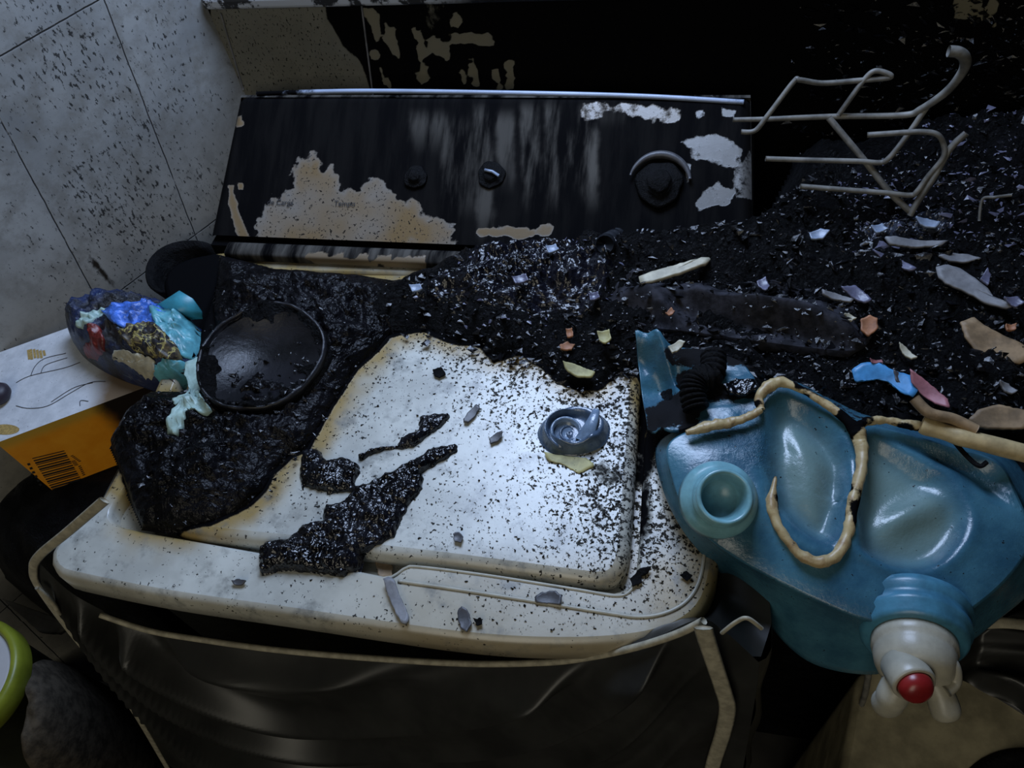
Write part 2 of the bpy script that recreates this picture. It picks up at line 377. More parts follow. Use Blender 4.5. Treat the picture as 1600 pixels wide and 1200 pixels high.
def heap(name, poly, hf, step, mat, parent=None, bottom=None):
    lo = poly[:, :2].min(0) - step; hi = poly[:, :2].max(0) + step
    gx = np.arange(lo[0], hi[0], step); gy = np.arange(lo[1], hi[1], step)
    P = np.array([(x, y) for x in gx for y in gy]); d, h = hf(P)
    keep = d > -step*.9; idx = -np.ones(len(P), int); idx[keep] = np.arange(keep.sum())
    z = -.001 + (np.maximum(h, 0) + .0055)*sstep(0, 2.6*step, d)
    n = len(gy); F = []
    for i in range(len(gx)-1):
        for j in range(n-1):
            q = (idx[i*n+j], idx[(i+1)*n+j], idx[(i+1)*n+j+1], idx[i*n+j+1])
            if min(q) >= 0: F.append(q)
    return obj(name, np.c_[P[keep], z[keep]], F, mat, parent)

# ------------------------------------------------------------------ washing machine
wm = empty('washing_machine', (.30, .27, -.9), 'white top-loading washing machine with scorched lid and burnt control panel', 'washing machine')
T_px = [(330, 400), (285, 520), (230, 650), (168, 775), (125, 820), (98, 846), (88, 866), (96, 884), (125, 894), (262, 921), (450, 948), (600, 970), (720, 986), (825, 994), (930, 994), (1010, 985), (1062, 966), (1093, 936), (1107, 890), (1110, 830), (1120, 700), (1140, 550), (1158, 405)]
T = ccw(resample(catmull([at(x, y, 0) for x, y in T_px], 260, True), 260))
# straight back edge: drop the spline overshoot between the last and first point
T[:, 1] = np.minimum(T[:, 1], .374)
Hol_px = [(300, 520), (250, 650), (192, 762), (170, 792), (166, 812), (182, 826), (230, 836), (400, 866), (520, 888), (600, 904), (616, 900), (632, 888), (650, 886), (760, 900), (900, 922), (965, 931), (988, 922), (1000, 895), (1006, 830), (1012, 700), (1019, 560), (1026, 430), (345, 420)]
HO = ccw(np.array([at(x, y, 0) for x, y in Hol_px])); HO = resample(HO, 200)
import bmesh
def ring_fill(outer, inner, z):
    bm = bmesh.new()
    def loop(L):
        vs = [bm.verts.new((p[0], p[1], z)) for p in L]
        return vs, [bm.edges.new((vs[i], vs[(i+1) % len(vs)])) for i in range(len(vs))]
    v1, e1 = loop(outer); v2, e2 = loop(inner)
    bmesh.ops.triangle_fill(bm, use_beauty=True, edges=e1 + e2); bmesh.ops.recalc_face_normals(bm, faces=bm.faces)
    bmesh.ops.subdivide_edges(bm, edges=[e for e in bm.edges if e.calc_length() > .02], cuts=2, use_grid_fill=True)
    bmesh.ops.triangulate(bm, faces=bm.faces)
    bm.verts.index_update()
    V = np.array([v.co for v in bm.verts]); F = [[v.index for v in f.verts] for f in bm.faces]; bm.free()
    if len(F) and np.cross(V[F[0][1]]-V[F[0][0]], V[F[0][2]]-V[F[0][0]])[2] < 0: F = [f[::-1] for f in F]
    return V, F
def enamel_mask(V, extra=0.0):
    P = proj(V); n = fbm(V, 30, 4, 2)
    dA = sdf(V, MASS_A); dB = sdf(V, HEAP_B)
    near = np.maximum(sstep(-.030, 0, dA + .008*n), sstep(-.026, .0, dB + .008*n))
    soot = np.maximum.reduce([sstep(-.006, .004, dA), sstep(-.008, .004, dB), sstep(350, 335, P[:, 0])*sstep(600, 560, P[:, 1])])
    right = sstep(760, 1000, P[:, 0]) * sstep(560, 700, P[:, 1]) * sstep(960, 820, P[:, 1])
    blot = sstep(70, 10, np.hypot((P[:, 0]-940)*.8, (P[:, 1]-745)*1.3)) * .9 + sstep(60, 10, np.hypot(P[:, 0]-1000, (P[:, 1]-640)*.6))*.55
    gap = sstep(-6, 5, sdf(P, [(986, 870), (994, 790), (1000, 690), (1006, 560), (1034, 560), (1026, 700), (1016, 790), (1010, 880), (1000, 910)]))*sstep(930, 800, P[:, 1])  # shade in the gap beside the lid, painted through the soot mask
    blot = np.maximum(blot, .75*sstep(-30, 20, sdf(P, [(850, 715), (930, 725), (1000, 690), (1010, 800), (985, 870), (930, 800), (860, 745)]))*(.75 + .5*fbm(V, 60, 4, 12)))
    soot = np.maximum.reduce([soot, np.clip(blot*.56, 0, .56), gap*.7])
    topmid = sstep(640, 740, P[:, 0])*sstep(720, 560, P[:, 1])
    speck = np.clip(.50 + .55*right + .36*topmid + .25*n + extra, 0, 1)
    yel = np.clip(near*1.0 + .42*sstep(840, 905, P[:, 1])*sstep(400, 700, P[:, 0]) + .30*sstep(1000, 1040, P[:, 0])*sstep(640, 760, P[:, 1]) + .08, 0, 1)  # scorch by the burnt masses; warm light on the front painted as yellow
    return np.c_[soot*.95, yel, speck]
V, F = ring_fill(T, HO, 0.0); mb = MB(); mb.add(V, F, enamel_mask(V, -.1))
R_ = [offset2d(np.c_[T[:, :2], np.full(len(T), z)], o) for o, z in ((0, 0), (.0035, -.0012), (.0065, -.005), (.008, -.012), (.0085, -.026), (.004, -.029), (-.02, -.029))]
V = np.vstack(R_); m_ = enamel_mask(V, -.15); m_[:, 1] = np.clip(m_[:, 1] + .18, 0, 1); mb.add(V, [f[::-1] for f in gridF(len(R_), len(T), cv=True)], m_)  # outer lip yellowed in colour for the warm light on it
R_ = [offset2d(np.c_[HO[:, :2], np.full(len(HO), z)], o) for o, z in ((0, 0), (-.0015, -.001), (-.003, -.004), (-.0035, -.018), (-.02, -.018))]
V = np.vstack(R_); mb.add(V, gridF(len(R_), len(HO), cv=True), enamel_mask(V, -.1))
mb.build('top_frame', M['enamel'], wm)
# well floor under the lid and the finger recess
V, F = capVF(offset2d(HO, .004), 6, lambda Q, t: np.full(len(Q), -.0175)); mk = enamel_mask(V); mk[:, 1] = .55  # olive shade of the recess painted into the well floor
obj('lid_well', V, F, M['enamel'], wm, mask=mk)
LID_px = [(310, 520), (280, 640), (262, 740), (255, 800), (262, 828), (290, 838), (360, 846), (450, 855), (570, 868), (700, 884), (850, 904), (935, 916), (962, 914), (977, 898), (984, 870), (990, 790), (996, 700), (1003, 580), (1010, 432), (345, 425)]
LI = ccw(resample(np.array([at(x, y, 0) for x, y in LID_px]), 220))
for _ in range(3): LI = (np.roll(LI, 1, 0) + 2*LI + np.roll(LI, -1, 0)) / 4
inn = offset2d(LI, -.010)
V, F = capVF(inn, 60, lambda Q, t: .0035 + 0*t)
mb = MB(); mb.add(V, F, enamel_mask(V))
R_ = [offset2d(np.c_[LI[:, :2], np.full(len(LI), z)], o) for o, z in ((-.010, .0035), (-.007, .003), (-.004, .0015), (-.0015, -.0015), (0, -.006), (0, -.013), (-.01, -.0145))]
V = np.vstack(R_); mk = enamel_mask(V); mk[:, 1] = np.clip(mk[:, 1] + .12, 0, 1); mb.add(V, [f[::-1] for f in gridF(len(R_), len(LI), cv=True)], mk)  # lid edge tinted yellow in place of warm light falling there
mb.build('lid', M['enamel'], wm)
bead = catmull([at(x, y, .0004) for x, y in [(622, 908), (700, 919), (830, 939), (950, 958), (1000, 964), (1042, 957), (1075, 937), (1094, 903), (1102, 850), (1108, 770)]], 60)
obj('rim_bead', *tubeVF(bead, .0016, 8), M['white'], wm)
bead = catmull([at(x, y, .0) for x, y in [(604, 906), (618, 899), (634, 888), (655, 886), (760, 899), (900, 921), (963, 931), (986, 922), (999, 897)]], 60)
obj('recess_edge_highlight', *tubeVF(bead, .0014, 8), M['white'], wm)  # pale tube standing for the highlight along the bevel
# cabinet under the top
bodyo = resample(np.array([(0.004, .02), (.57, .02), (.575, .56), (.0, .56)]), 80)
V = np.vstack([np.c_[bodyo, np.full(80, -.9)], np.c_[bodyo, np.full(80, -.0295)]]); F = [f[::-1] for f in gridF(2, 80, cv=True)]
mb = MB(); mb.add(V, F, np.tile([.2, .3, .3], (160, 1))); mb.build('cabinet', M['enamel'], wm, smooth=False)
# rear deck, ledge and sloping control panel
mb = MB(); V, F = boxVF((.002, .372, -.03), (.575, 0, 0), (0, .19, 0), (0, 0, .034)); mb.add(V, F, np.tile([.9, .4, .6], (8, 1)))
mb.build('rear_deck', M['enamel'], wm, smooth=False)
PB = aty(342, 384, .378)[2]
A0 = np.array([-.002, .380, .012]); A1 = np.array([.598, .380, .012]); B0 = np.array([.010, .5275, .0922]); B1 = np.array([.585, .5275, .0922])
PN = np.cross(A1-A0, B0-A0); PN /= np.linalg.norm(PN)
def panpt(px, py, lift=0): return atp(px, py, A0, PN) + PN*lift
nu, nv = 300, 90; V = []
for i in range(nu):
    for j in range(nv):
        a, b = i/(nu-1), j/(nv-1); p = (A0*(1-a) + A1*a)*(1-b) + (B0*(1-a) + B1*a)*b
        e = min(a, 1-a)*.575; p = p - PN*.010*(max(0, 1 - e/.012))**2 - PN*.006*max(0, 1-(1-b)/.05)**2
        V.append(p)
V = np.array(V); px = proj(V); nz = fbm(V, 60, 4, 4)*9
def pm(poly, soft=7, k=1.0): return sstep(-soft, soft, sdf(px, poly) + nz*k)
tanr = pm([(404, 384), (396, 340), (412, 316), (445, 306), (458, 280), (468, 250), (500, 246), (518, 275), (545, 292), (590, 282), (610, 300), (650, 318), (668, 345), (712, 350), (714, 392), (560, 388)], 16, 1.7)
tan2 = np.maximum.reduce([pm([(360, 178), (378, 180), (382, 196), (362, 200)], 4, .5), pm([(356, 290), (364, 292), (380, 345), (388, 370), (374, 375), (362, 340)], 5, .5),
    pm([(372, 286), (380, 286), (380, 296), (372, 296)], 3, .3), pm([(740, 352), (800, 358), (860, 356), (860, 372), (750, 368)], 5)])
top = np.maximum(pm([(905, 158), (985, 160), (1068, 168), (1064, 190), (1020, 194), (975, 178), (940, 186), (912, 190)], 6), 0)
blue = np.maximum.reduce([pm([(1068, 212), (1100, 206), (1140, 216), (1166, 232), (1160, 262), (1120, 262), (1098, 248), (1075, 252)], 6), pm([(1128, 168), (1152, 172), (1150, 188), (1128, 182)], 4, .5),
    pm([(1086, 318), (1096, 296), (1112, 290), (1122, 272), (1136, 290), (1148, 300), (1140, 318), (1112, 328), (1092, 328)], 5), pm([(1165, 232), (1188, 236), (1190, 312), (1150, 312), (1140, 280), (1150, 262)], 6)*.85,
    pm([(1072, 256), (1080, 256), (1078, 286), (1072, 286)], 3, .4), pm([(1085, 172), (1100, 170), (1104, 182), (1090, 188)], 3, .6)])
streak = np.zeros(len(V))
for (xa, xb, ya, yb, s) in ((905, 930, 160, 330, .60), (880, 905, 200, 300, .56), (815, 840, 158, 330, .50), (850, 872, 155, 330, .5), (775, 800, 170, 300, .42), (740, 765, 160, 380, .4), (640, 700, 170, 240, .40), (930, 980, 165, 195, .5), (690, 735, 180, 340, .34)):
    sh = (px[:, 1]-ya)*-.10
    streak = np.maximum(streak, s*sstep(0, 10, px[:, 0]+sh*.3-xa+nz*.4+6)*sstep(0, 10, xb+6-px[:, 0]-sh*.3+nz*.4)*sstep(-5, 25, px[:, 1]-ya)*sstep(-10, 60, yb-px[:, 1]))
cleanp = np.maximum.reduce([tanr, tan2, top*.62, blue*.64, streak*0])
sm = np.clip(1.02 - cleanp, 0, 1)
mk = np.c_[sm, np.clip(np.maximum(tanr*np.clip(.72 + .5*fbm(V, 16, 3, 3), .2, 1), tan2*.9) + top*.35 + .05, 0, 1), np.clip(.30 + .40*tanr + .3*tanr*sstep(.2, .6, fbm(V, 14, 2, 8)), 0, 1), np.clip(streak*1.7 + .05, 0, 1)]
mb = MB(); mb.add(V, gridF(nu, nv), mk)
cp = mb.build('control_panel', M['panel'], wm)
# panel shell: ends and back
mb = MB()
for (a, b) in ((A0, B0), (A1, B1)):
    q = [a - PN*.009, b - PN*.009, b*[1, 0, 0] + [0, .536, b[2]-.006], a*[1, 0, 0] + [0, .556, .004], a*[1, 0, 0] + [0, .380, .004]]
    mb.add(q, [(0, 1, 2, 3, 4), (4, 3, 2, 1, 0)], [(.85, .3, .4)]*5)
mb.add([B0 - PN*.006, B1 - PN*.006, (B1[0], .536, B1[2]-.006), (B0[0], .536, B0[2]-.006), (A0[0], .556, .0), (A1[0], .556, .0)], [(0, 1, 2, 3), (3, 2, 5, 4)], [(.7, 0, .4)]*6)
mb.build('panel_shell', M['panel'], wm, smooth=False)
q = [panpt(402, 147, .0005), panpt(560, 143, .001), panpt(800, 146, .001), panpt(1000, 151, .001), panpt(1162, 160, .0005)]
tr = catmull(q, 80); mk = []
V, F = tubeVF(tr, .0026, 8); V = np.array(V); px2 = proj(V)
mk = np.c_[np.clip(sstep(560, 420, px2[:, 0])*.62 + sstep(1050, 1180, px2[:, 0])*.45 + .05, 0, 1), 0*px2[:, 0], .1+0*px2[:, 0]]
obj('panel_top_trim', V, F, burnt('daylight_blue_trim', (.30, .36, .48), (.3, .25, .2), .3, 200, .7), wm, mask=mk)  # blue of the window light put into the trim colour
# front ledge under the panel, tan from the heat
mb = MB(); V, F = boxVF((.03, .352, .003), (.50, 0, 0), (0, .016, 0), (0, 0, .010)); n = 120
V = []; 
for i in range(n):
    x = .03 + .5*i/(n-1)
    for (y, z) in ((.352, .002), (.352, .010), (.354, .0125), (.366, .0135), (.370, .012), (.372, .003)): V.append((x, y, z))
V = np.array(V); pp = proj(V); nn = fbm(V, 80, 3, 6)*10
cl = np.maximum(sstep(-6, 6, sdf(pp, [(470, 396), (560, 402), (590, 402), (590, 430), (500, 425)]) + nn), sstep(-6, 6, sdf(pp, [(596, 402), (662, 405), (660, 430), (600, 430)]) + nn))
obj('rear_ledge', V, gridF(n, 6), M['panel'], wm, mask=np.c_[1 - cl*.98, cl*0+.75, cl*0 + .3])
# knobs
def knob(px_, py_, r, hh, mat, nm, ring=True):
    c = panpt(px_, py_)
    k = obj(nm, *latheVF(c, PN, [(r*1.0, 0), (r*.98, hh*.4), (r*.9, hh*.5), (r*.55, hh*.45), (r*.5, hh), (r*.42, hh*1.1), (0, hh*1.12)], 36, lambda t, h: .05*math.sin(3*t+px_) + .03*math.sin(7*t)), mat, wm)
    if ring:
        rm = []
        for t in np.linspace(math.radians(10), math.radians(165), 40):
            x, y, a = frame(PN); rm.append(c + PN*.006 + x*r*1.28*math.cos(t) + y*r*1.28*math.sin(t))
        obj('bezel', *tubeVF(rm, .0035*np.sin(np.linspace(.25, math.pi-.1, 40))+.0008, 8), M['darkgrey'], k)
    return k
knob(1030, 290, .024, .014, M['char'], 'program_knob')
knob(650, 278, .013, .008, M['char'], 'selector_knob', False)
knob(768, 274, .015, .006, M['char'], 'selector_knob', False)
x, y, a = frame(PN); 
obj('socket_highlight', *tubeVF([panpt(760, 270, .008), panpt(772, 273, .009), panpt(782, 279, .008)], .0016, 8), M['bluewhite'], wm)  # highlight on the dark socket, made as a pale tube
for body, pxy, sz in (('de Carga', (418, 320), .0075), ('Tempo', (522, 322), .0075)):
    cu = bpy.data.curves.new('printed_word', 'FONT'); cu.body = body; cu.size = sz*1.15; cu.extrude = .0001; cu.materials.append(M['ink'])
    o = bpy.data.objects.new('printed_word', cu); COL.objects.link(o); o.parent = wm
    p = panpt(*pxy, .0012); xd = (A1-A0)/np.linalg.norm(A1-A0); yd = np.cross(PN, xd)
    mt = Matrix(((xd[0], yd[0], PN[0], p[0]-.30), (xd[1], yd[1], PN[1], p[1]-.27), (xd[2], yd[2], PN[2], p[2]+.9), (0, 0, 0, 1)))
    dg = bpy.context.evaluated_depsgraph_get(); me = bpy.data.meshes.new_from_object(o.evaluated_get(dg)); bpy.data.objects.remove(o)
    o = bpy.data.objects.new('printed_word', me); COL.objects.link(o); o.parent = wm; o.matrix_local = mt
    me.materials.clear(); me.materials.append(M['ink'])
# ------------------------------------------------------------------ vinyl cover hanging off the front
CP = (0, -.014, 0); CN = np.array([0, 1, -.17]); CN = CN/np.linalg.norm(CN)
cv = empty('machine_cover', (.30, -.06, -.9), 'dark vinyl washing machine cover sagging down the front in long folds', 'appliance cover')
Lp = catmull([atp(x, y, CP, CN) for x, y in [(62, 880), (72, 915), (120, 990), (200, 1090), (262, 1190)]], 40)
Rp = catmull([atp(x, y, CP, CN) for x, y in [(1186, 1035), (1182, 1070), (1172, 1130), (1160, 1200)]], 40)
zb = -.86
def byz(P, z):
    P = P[np.argsort(-P[:, 2])]; o = np.array([np.interp(-z, -P[:, 2], P[:, k]) for k in range(3)]).T
    sl = (P[-1]-P[-8])/(P[-1, 2]-P[-8, 2]); e = P[-1] + np.array([0, 0, 1.])*(z[:, None]-P[-1, 2]); return np.where((z < P[-1, 2])[:, None], e, o)
top_px = [(62, 880), (110, 925), (170, 958), (230, 979), (300, 992), (460, 1013), (700, 1030), (850, 1029), (930, 1019), (1010, 1002), (1090, 968), (1130, 985), (1186, 1035)]
TP = resample(catmull([atp(x, y, CP, CN) for x, y in top_px], 200), 170, False)
nu, nv = 170, 280; V = np.zeros((nu, nv, 3))
zr = np.linspace(0, 1, nv)
Lz = byz(Lp, Lp[0, 2] + (zb - Lp[0, 2])*zr); Rz = byz(Rp, Rp[0, 2] + (zb - Rp[0, 2])*zr)
for i in range(nu):
    u = i/(nu-1); base = Lz*(1-u) + Rz*u; corr = TP[i] - base[0]
    P = base + corr*((1-zr)**3)[:, None]
    sw = math.sin(math.pi*min(max(u, 0), 1)**.85)
    ph = (P[:, 2] - P[0, 2]) + .50*sw**.9 * (1 - .3*zr) + .03*np.sin(9*u)
    env = np.minimum(1, zr/.03) * (sstep(0, .16, u*np.ones(nv))) * sstep(1.0, .80, u*np.ones(nv))
    fold = .9*(1 - 1.6*np.sqrt(np.sin(ph*math.pi/.115 + .3*np.sin(7*u))**2 + .02)) + .35*np.sin(ph*2*math.pi/.105 + 1.3 + 3*u) + .25*np.sin(ph*2*math.pi/.37 + 3*u)
    V[i] = P - CN*((.025*fold + .016)*env)[:, None] - np.outer(np.minimum(1, zr/.04)*0.004, CN)
V = V.reshape(-1, 3); F = [f[::-1] for f in gridF(nu, nv)]
mb = MB(); mb.add(V, F)
# return along the right side
E_ = V.reshape(nu, nv, 3)[-1]; rows = []
for k, (dx, dy) in enumerate([(0, 0), (.004, .004), (.007, .012), (.008, .03), (.004, .10), (.002, .20), (0, .32)]):
    rows.append(E_ + np.array([dx, 0, 0]) + np.array([0, dy, 0]) + np.c_[.002*np.sin(E_[:, 2]*60+k), np.zeros((nv, 2))])
mb.add(np.vstack(rows), [f[::-1] for f in gridF(len(rows), nv)])
# shoulder from the machine rim out to the top edge on the right corner
sh = np.array([at(x, y, -.028) for x, y in [(900, 1000), (1000, 990), (1075, 958), (1106, 905), (1112, 840)]]); sh = resample(sh, 24, False)
shoulder = resample(np.vstack([TP[[118, 130, 142, 152, 160, 169]], rows[3][0][None], rows[4][0][None]]), 24, False)
rr = [sh*(1-t) + shoulder*t + np.array([0, 0, .006*math.sin(math.pi*t)]) + np.c_[np.zeros((24, 2)), .003*np.sin(np.arange(24)*1.7)*t*(1-t)*4] for t in np.linspace(0, 1, 10)]
mb.add(np.vstack(rr), gridF(10, 24))
mb.build('front_sheet', M['cover'], cv)
def ribbon(pxs_, wd, lift, nm, n=60, P=CP, N=CN, thick=.25):
    C = catmull([atp(x, y, P, N) - np.asarray(N)*lift for x, y in pxs_], n)
    return obj(nm, *tubeVF(C, wd, 8, thick, up=-np.asarray(N)), M['strap'], cv)
ribbon([(168, 775), (110, 825), (66, 862), (56, 885), (66, 915), (120, 990), (200, 1088), (262, 1192), (300, 1260)], .0042, .004, 'binding_strap', n=80, thick=.35)
ribbon([(1100, 952), (1104, 968), (1114, 1000), (1130, 1050), (1137, 1080), (1130, 1120), (1115, 1170), (1108, 1215), (1100, 1290)], .0065, .014, 'binding_strap')
ribbon([(160, 955), (230, 978), (300, 991), (460, 1012), (700, 1029), (850, 1028), (930, 1018), (1000, 1002), (1060, 982), (1100, 962)], .0030, .004, 'piping', thick=.9)
ribbon([(70, 900), (95, 925), (120, 965), (160, 992)], .0022, .012, 'piping', thick=.9)
ribbon([(1128, 985), (1150, 968), (1168, 962), (1190, 978)], .0016, .002, 'piping', thick=.9)

exec_order = None
# ------------------------------------------------------------------ burnt masses
a = heap('melted_plastic_mass', MASS_A, hA, .0022, M['mass']); tag(a, 'black melted plastic mass spread over the left third of the washing machine lid', 'melted plastic')
b = heap('debris_heap', HEAP_B, hB, .003, M['char_rough']); tag(b, 'black heap of burnt rubble along the control panel and away to the right', 'debris', kind='stuff')
FILM = ccw(resample(catmull([ath(x, y, .004) for x, y in [(640, 452), (668, 430), (716, 418), (742, 392), (800, 378), (868, 374), (930, 384), (962, 404), (948, 440), (930, 474), (880, 492), (800, 482), (720, 476), (660, 480)]], 110, True), 110))
def filmz(Q):
    d = sdf(Q, FILM); Z = np.c_[Q[:, :2], 0*Q[:, 0]]
    return H(Q) + .004 + np.clip(d*60, 0, 1)*(.007*np.abs(fbm(Z, 42, 3, 4)) + .003*np.abs(fbm(Z, 120, 2, 9)))
V, F = capVF(FILM, 60, lambda Q, t: filmz(Q)); lw = FILM.copy(); lw[:, 2] = .004; k = len(V)
tag(obj('melted_film', np.vstack([V, lw]), F + [(i, i+k, (i+1) % 110+k, (i+1) % 110) for i in range(110)], charred('crumpled_violet_black_film', (.004, .004, .007), .24, .5, 40, .8, .007, det=2.5)), 'crumpled glossy black melted film in the middle of the rubble, left of the scorched cloth', 'melted plastic')
FOIL = ccw(resample(catmull([ath(x, y, .004) for x, y in [(1342, 356), (1372, 342), (1408, 350), (1440, 334), (1476, 330), (1494, 346), (1470, 366), (1430, 368), (1390, 376), (1352, 370)]], 80, True), 80))
def foilz(Q):
    d = sdf(Q, FOIL); Z = np.c_[Q[:, :2], 0*Q[:, 0]]; return H(Q) + .004 + np.clip(d*80, 0, 1)*(.006*np.abs(fbm(Z, 55, 3, 14)) + .003*np.abs(fbm(Z, 130, 2, 19)))
V, F = capVF(FOIL, 30, lambda Q, t: foilz(Q)); lw = FOIL.copy(); lw[:, 2] -= .02; k = len(V)
tag(obj('melted_film', np.vstack([V, lw]), F + [(i, i+k, (i+1) % 80+k, (i+1) % 80) for i in range(80)], charred('crumpled_blue_grey_film', (.03, .035, .05), .24, .6, 46, .7, .006, det=2.5)), 'crumpled blue-grey film on the heap at the foot of the wire rack', 'melted plastic')
# cabinet that carries the right part of the heap
o = obj('cabinet', *boxVF((.64, .16, -.9), (.55, 0, 0), (0, .40, 0), (0, 0, .898)), M['char'], smooth=False); rounded(o, .008)
tag(o, 'charred black cabinet under the rubble to the right of the washing machine', 'cabinet')
# melted lump across the lid's front edge
LUMP = [[(470, 703), (498, 698), (512, 716), (535, 712), (560, 720), (566, 735), (556, 755), (575, 752), (608, 735), (630, 722), (648, 712), (660, 702), (688, 694), (720, 690), (716, 706), (700, 716), (664, 738), (662, 762), (640, 790), (618, 838), (596, 850), (566, 862), (560, 888), (530, 898), (480, 892), (430, 890), (402, 898), (400, 862), (412, 842), (450, 838), (470, 818), (500, 800), (512, 780), (505, 770), (470, 760), (464, 745)],
        [(618, 692), (625, 680), (650, 672), (652, 656), (650, 648), (668, 646), (682, 642), (704, 642), (706, 652), (690, 668), (668, 682), (648, 700), (632, 702), (600, 704), (580, 712), (560, 722), (552, 714), (575, 700), (598, 694)],
        [(466, 752), (474, 752), (482, 790), (500, 812), (490, 818), (474, 790)]]
lump_holes = [[(472, 778), (506, 782), (500, 812), (474, 816)], [(508, 774), (546, 770), (530, 784), (510, 785)], [(590, 712), (640, 702), (640, 716), (600, 724)], [(650, 700), (668, 698), (660, 708), (648, 710)]]
LP = [ccw([at(x, y, .006) for x, y in p]) for p in LUMP]; LH = [np.array([at(x, y, .006) for x, y in p]) for p in lump_holes]
def hC(P):
    d = np.maximum.reduce([sdf(P, p) for p in LP])
    for q in LH: d = np.minimum(d, -sdf(P, q))
    Q = np.c_[P[:, :2], np.zeros(len(P))]; d = d + .0016*fbm(Q, 150, 3, 8)
    return d, prof(d, .007, .006) + np.clip(d*150, 0, 1)*(.004*fbm(Q, 60, 4, 1) + .0055*np.abs(fbm(Q, 105, 4, 5)))
allp = np.vstack(LP)
c = heap('melted_plastic_lump', allp, hC, .0013, M['char_glossy'])
tag(c, 'ragged glossy black melted lump lying across the front edge of the lid', 'melted plastic')
# round burnt basin sunk in the left mass
cb = at(412, 562, .030); rb = np.linalg.norm(at(503, 570, .034) - at(412, 570, .034))
bs = empty('burnt_basin', cb - np.array([0, 0, .02]), 'round charred basin sunk in the black melted mass on the left', 'basin')
wob = lambda t, h: .03*math.sin(2*t + .6) + .015*math.sin(5*t)
ax = (.05, -.12, 1)
def rough_lathe(nm, prof_, mat, amp):
    V, F = latheVF(cb, ax, prof_, 110, wob); V = np.array(V); V[:, 2] += amp*(np.abs(fbm(V, 55, 4, 2)) + .6*fbm(V, 24, 3, 5)); return obj(nm, V, F, mat, bs)
rough_lathe('bowl', [(0, -.004)] + [(rb*f, -.004 + .010*max(0, f-.6)/.4) for f in np.linspace(.05, .95, 34)] + [(rb*.99, .007), (rb*1.03, .006), (rb*1.07, -.004), (rb*1.09, -.018)], M['char_rough'], .010)
rough_lathe('rim', [(rb*.98, .004), (rb*.985, .0085), (rb*1.01, .0105), (rb*1.045, .009), (rb*1.06, .003)], charred('dull_black_rim', (.008, .008, .010), .36, .4, 90, .4, .002), .003)
# black pot by the tiles
pc = at(280, 398, .004)
pc = np.array([-.046, .362, -.125])
po = empty('burnt_pot', pc, 'black burnt pot standing between the tiled wall and the control panel', 'pot')
obj('body', *latheVF(pc, (0, 0, 1), [(0, 0), (.032, 0), (.036, .08), (.0415, .098), (.043, .104), (.040, .106), (.034, .096), (.030, .01), (0, .008)], 40, lambda t, h: .05*math.sin(3*t)*h/.1), M['char'], po)

# ------------------------------------------------------------------ carton on the left
P1 = at(0, 690, -.03); P2 = at(238, 601, -.03); bu = (P2-P1); bl = np.linalg.norm(bu); bu /= bl; bn = np.array([-bu[1], bu[0], 0])
bt = empty('carton', (P1 + P2)/2 + bn*.065 - np.array([0, 0, .1]), 'white-topped cardboard carton with orange barcode side leaning by the tiled wall', 'carton')
c0 = P1 - bu*.004 - np.array([0, 0, .10]); BD = .132; BH = .10
def carton_mat():
    g = G('white_card'); n = g.noise(40, 6, .7); n2 = g.noise(330, 4, .6); R, Gr, B = g.mask()[:3]
    c = g.mix(g.step(n, .3, .7), (.40, .42, .44), (.56, .58, .60)); c = g.mix(g.step(n2, .66, .71), c, (.05, .05, .055))
    c = g.mix(g.step(g.math('ADD', Gr, g.math('MULTIPLY', g.math('SUBTRACT', n, .5), .5)), .2, .8), c, (.16, .11, .065))
    c = g.mix(g.step(g.math('ADD', R, g.math('MULTIPLY', g.math('SUBTRACT', n, .5), .5)), .35, .65), c, SOOT); return g.done(c, .6, .3)
def orange_mat():
    g = G('orange_card'); n = g.noise(28, 5, .6); R, Gr, B = g.mask()[:3]
    c = g.mix(g.step(n, .3, .7), (.75, .27, .010), (.85, .36, .025)); c = g.mix(Gr, c, (.55, .34, .05))
    c = g.mix(g.step(g.math('ADD', R, g.math('MULTIPLY', g.math('SUBTRACT', n, .5), .5)), .2, .75), c, (.012, .007, .005)); return g.done(c, .5, .3)
# shell
mb = MB(); nx, ny = 40, 30; L = bl + .004
V = np.array([c0 + bu*L*i/(nx-1) + bn*BD*j/(ny-1) + np.array([0, 0, BH]) for i in range(nx) for j in range(ny)]); u = np.repeat(np.linspace(0, 1, nx), ny); v = np.tile(np.linspace(0, 1, ny), nx)
top_o = obj('top_panel', V, gridF(nx, ny), carton_mat(), bt, mask=np.c_[sstep(.93, 1.05, u)*.9, sstep(.50, .95, u - .25*v + .1), 0*u], smooth=False)
V = np.array([c0 + bu*L*i/(nx-1) + np.array([0, 0, BH*j/(ny-1)]) for i in range(nx) for j in range(ny)])
side = obj('orange_side', V, gridF(nx, ny), orange_mat(), bt, mask=np.c_[sstep(.42, .85, u + .10*(1-v)*0), sstep(.80, .97, v), 0*u], smooth=False); side['label'] = 'scorched orange side with a barcode'
V, F = boxVF(c0 + bn*.001, bu*L, bn*(BD-.001), np.array([0, 0, BH-.001])); mb.add(V, F, np.tile([.5, .6, 0], (8, 1)))
mb.build('shell', top_o.data.materials[0], bt, smooth=False)
fp, fn = P1 - bn*.0004, -bn
q = [(50, 716), (100, 704), (138, 768), (92, 782)]
Qd = [atp(x, y, fp, fn) for x, y in q]; mb = MB()
nb = 21
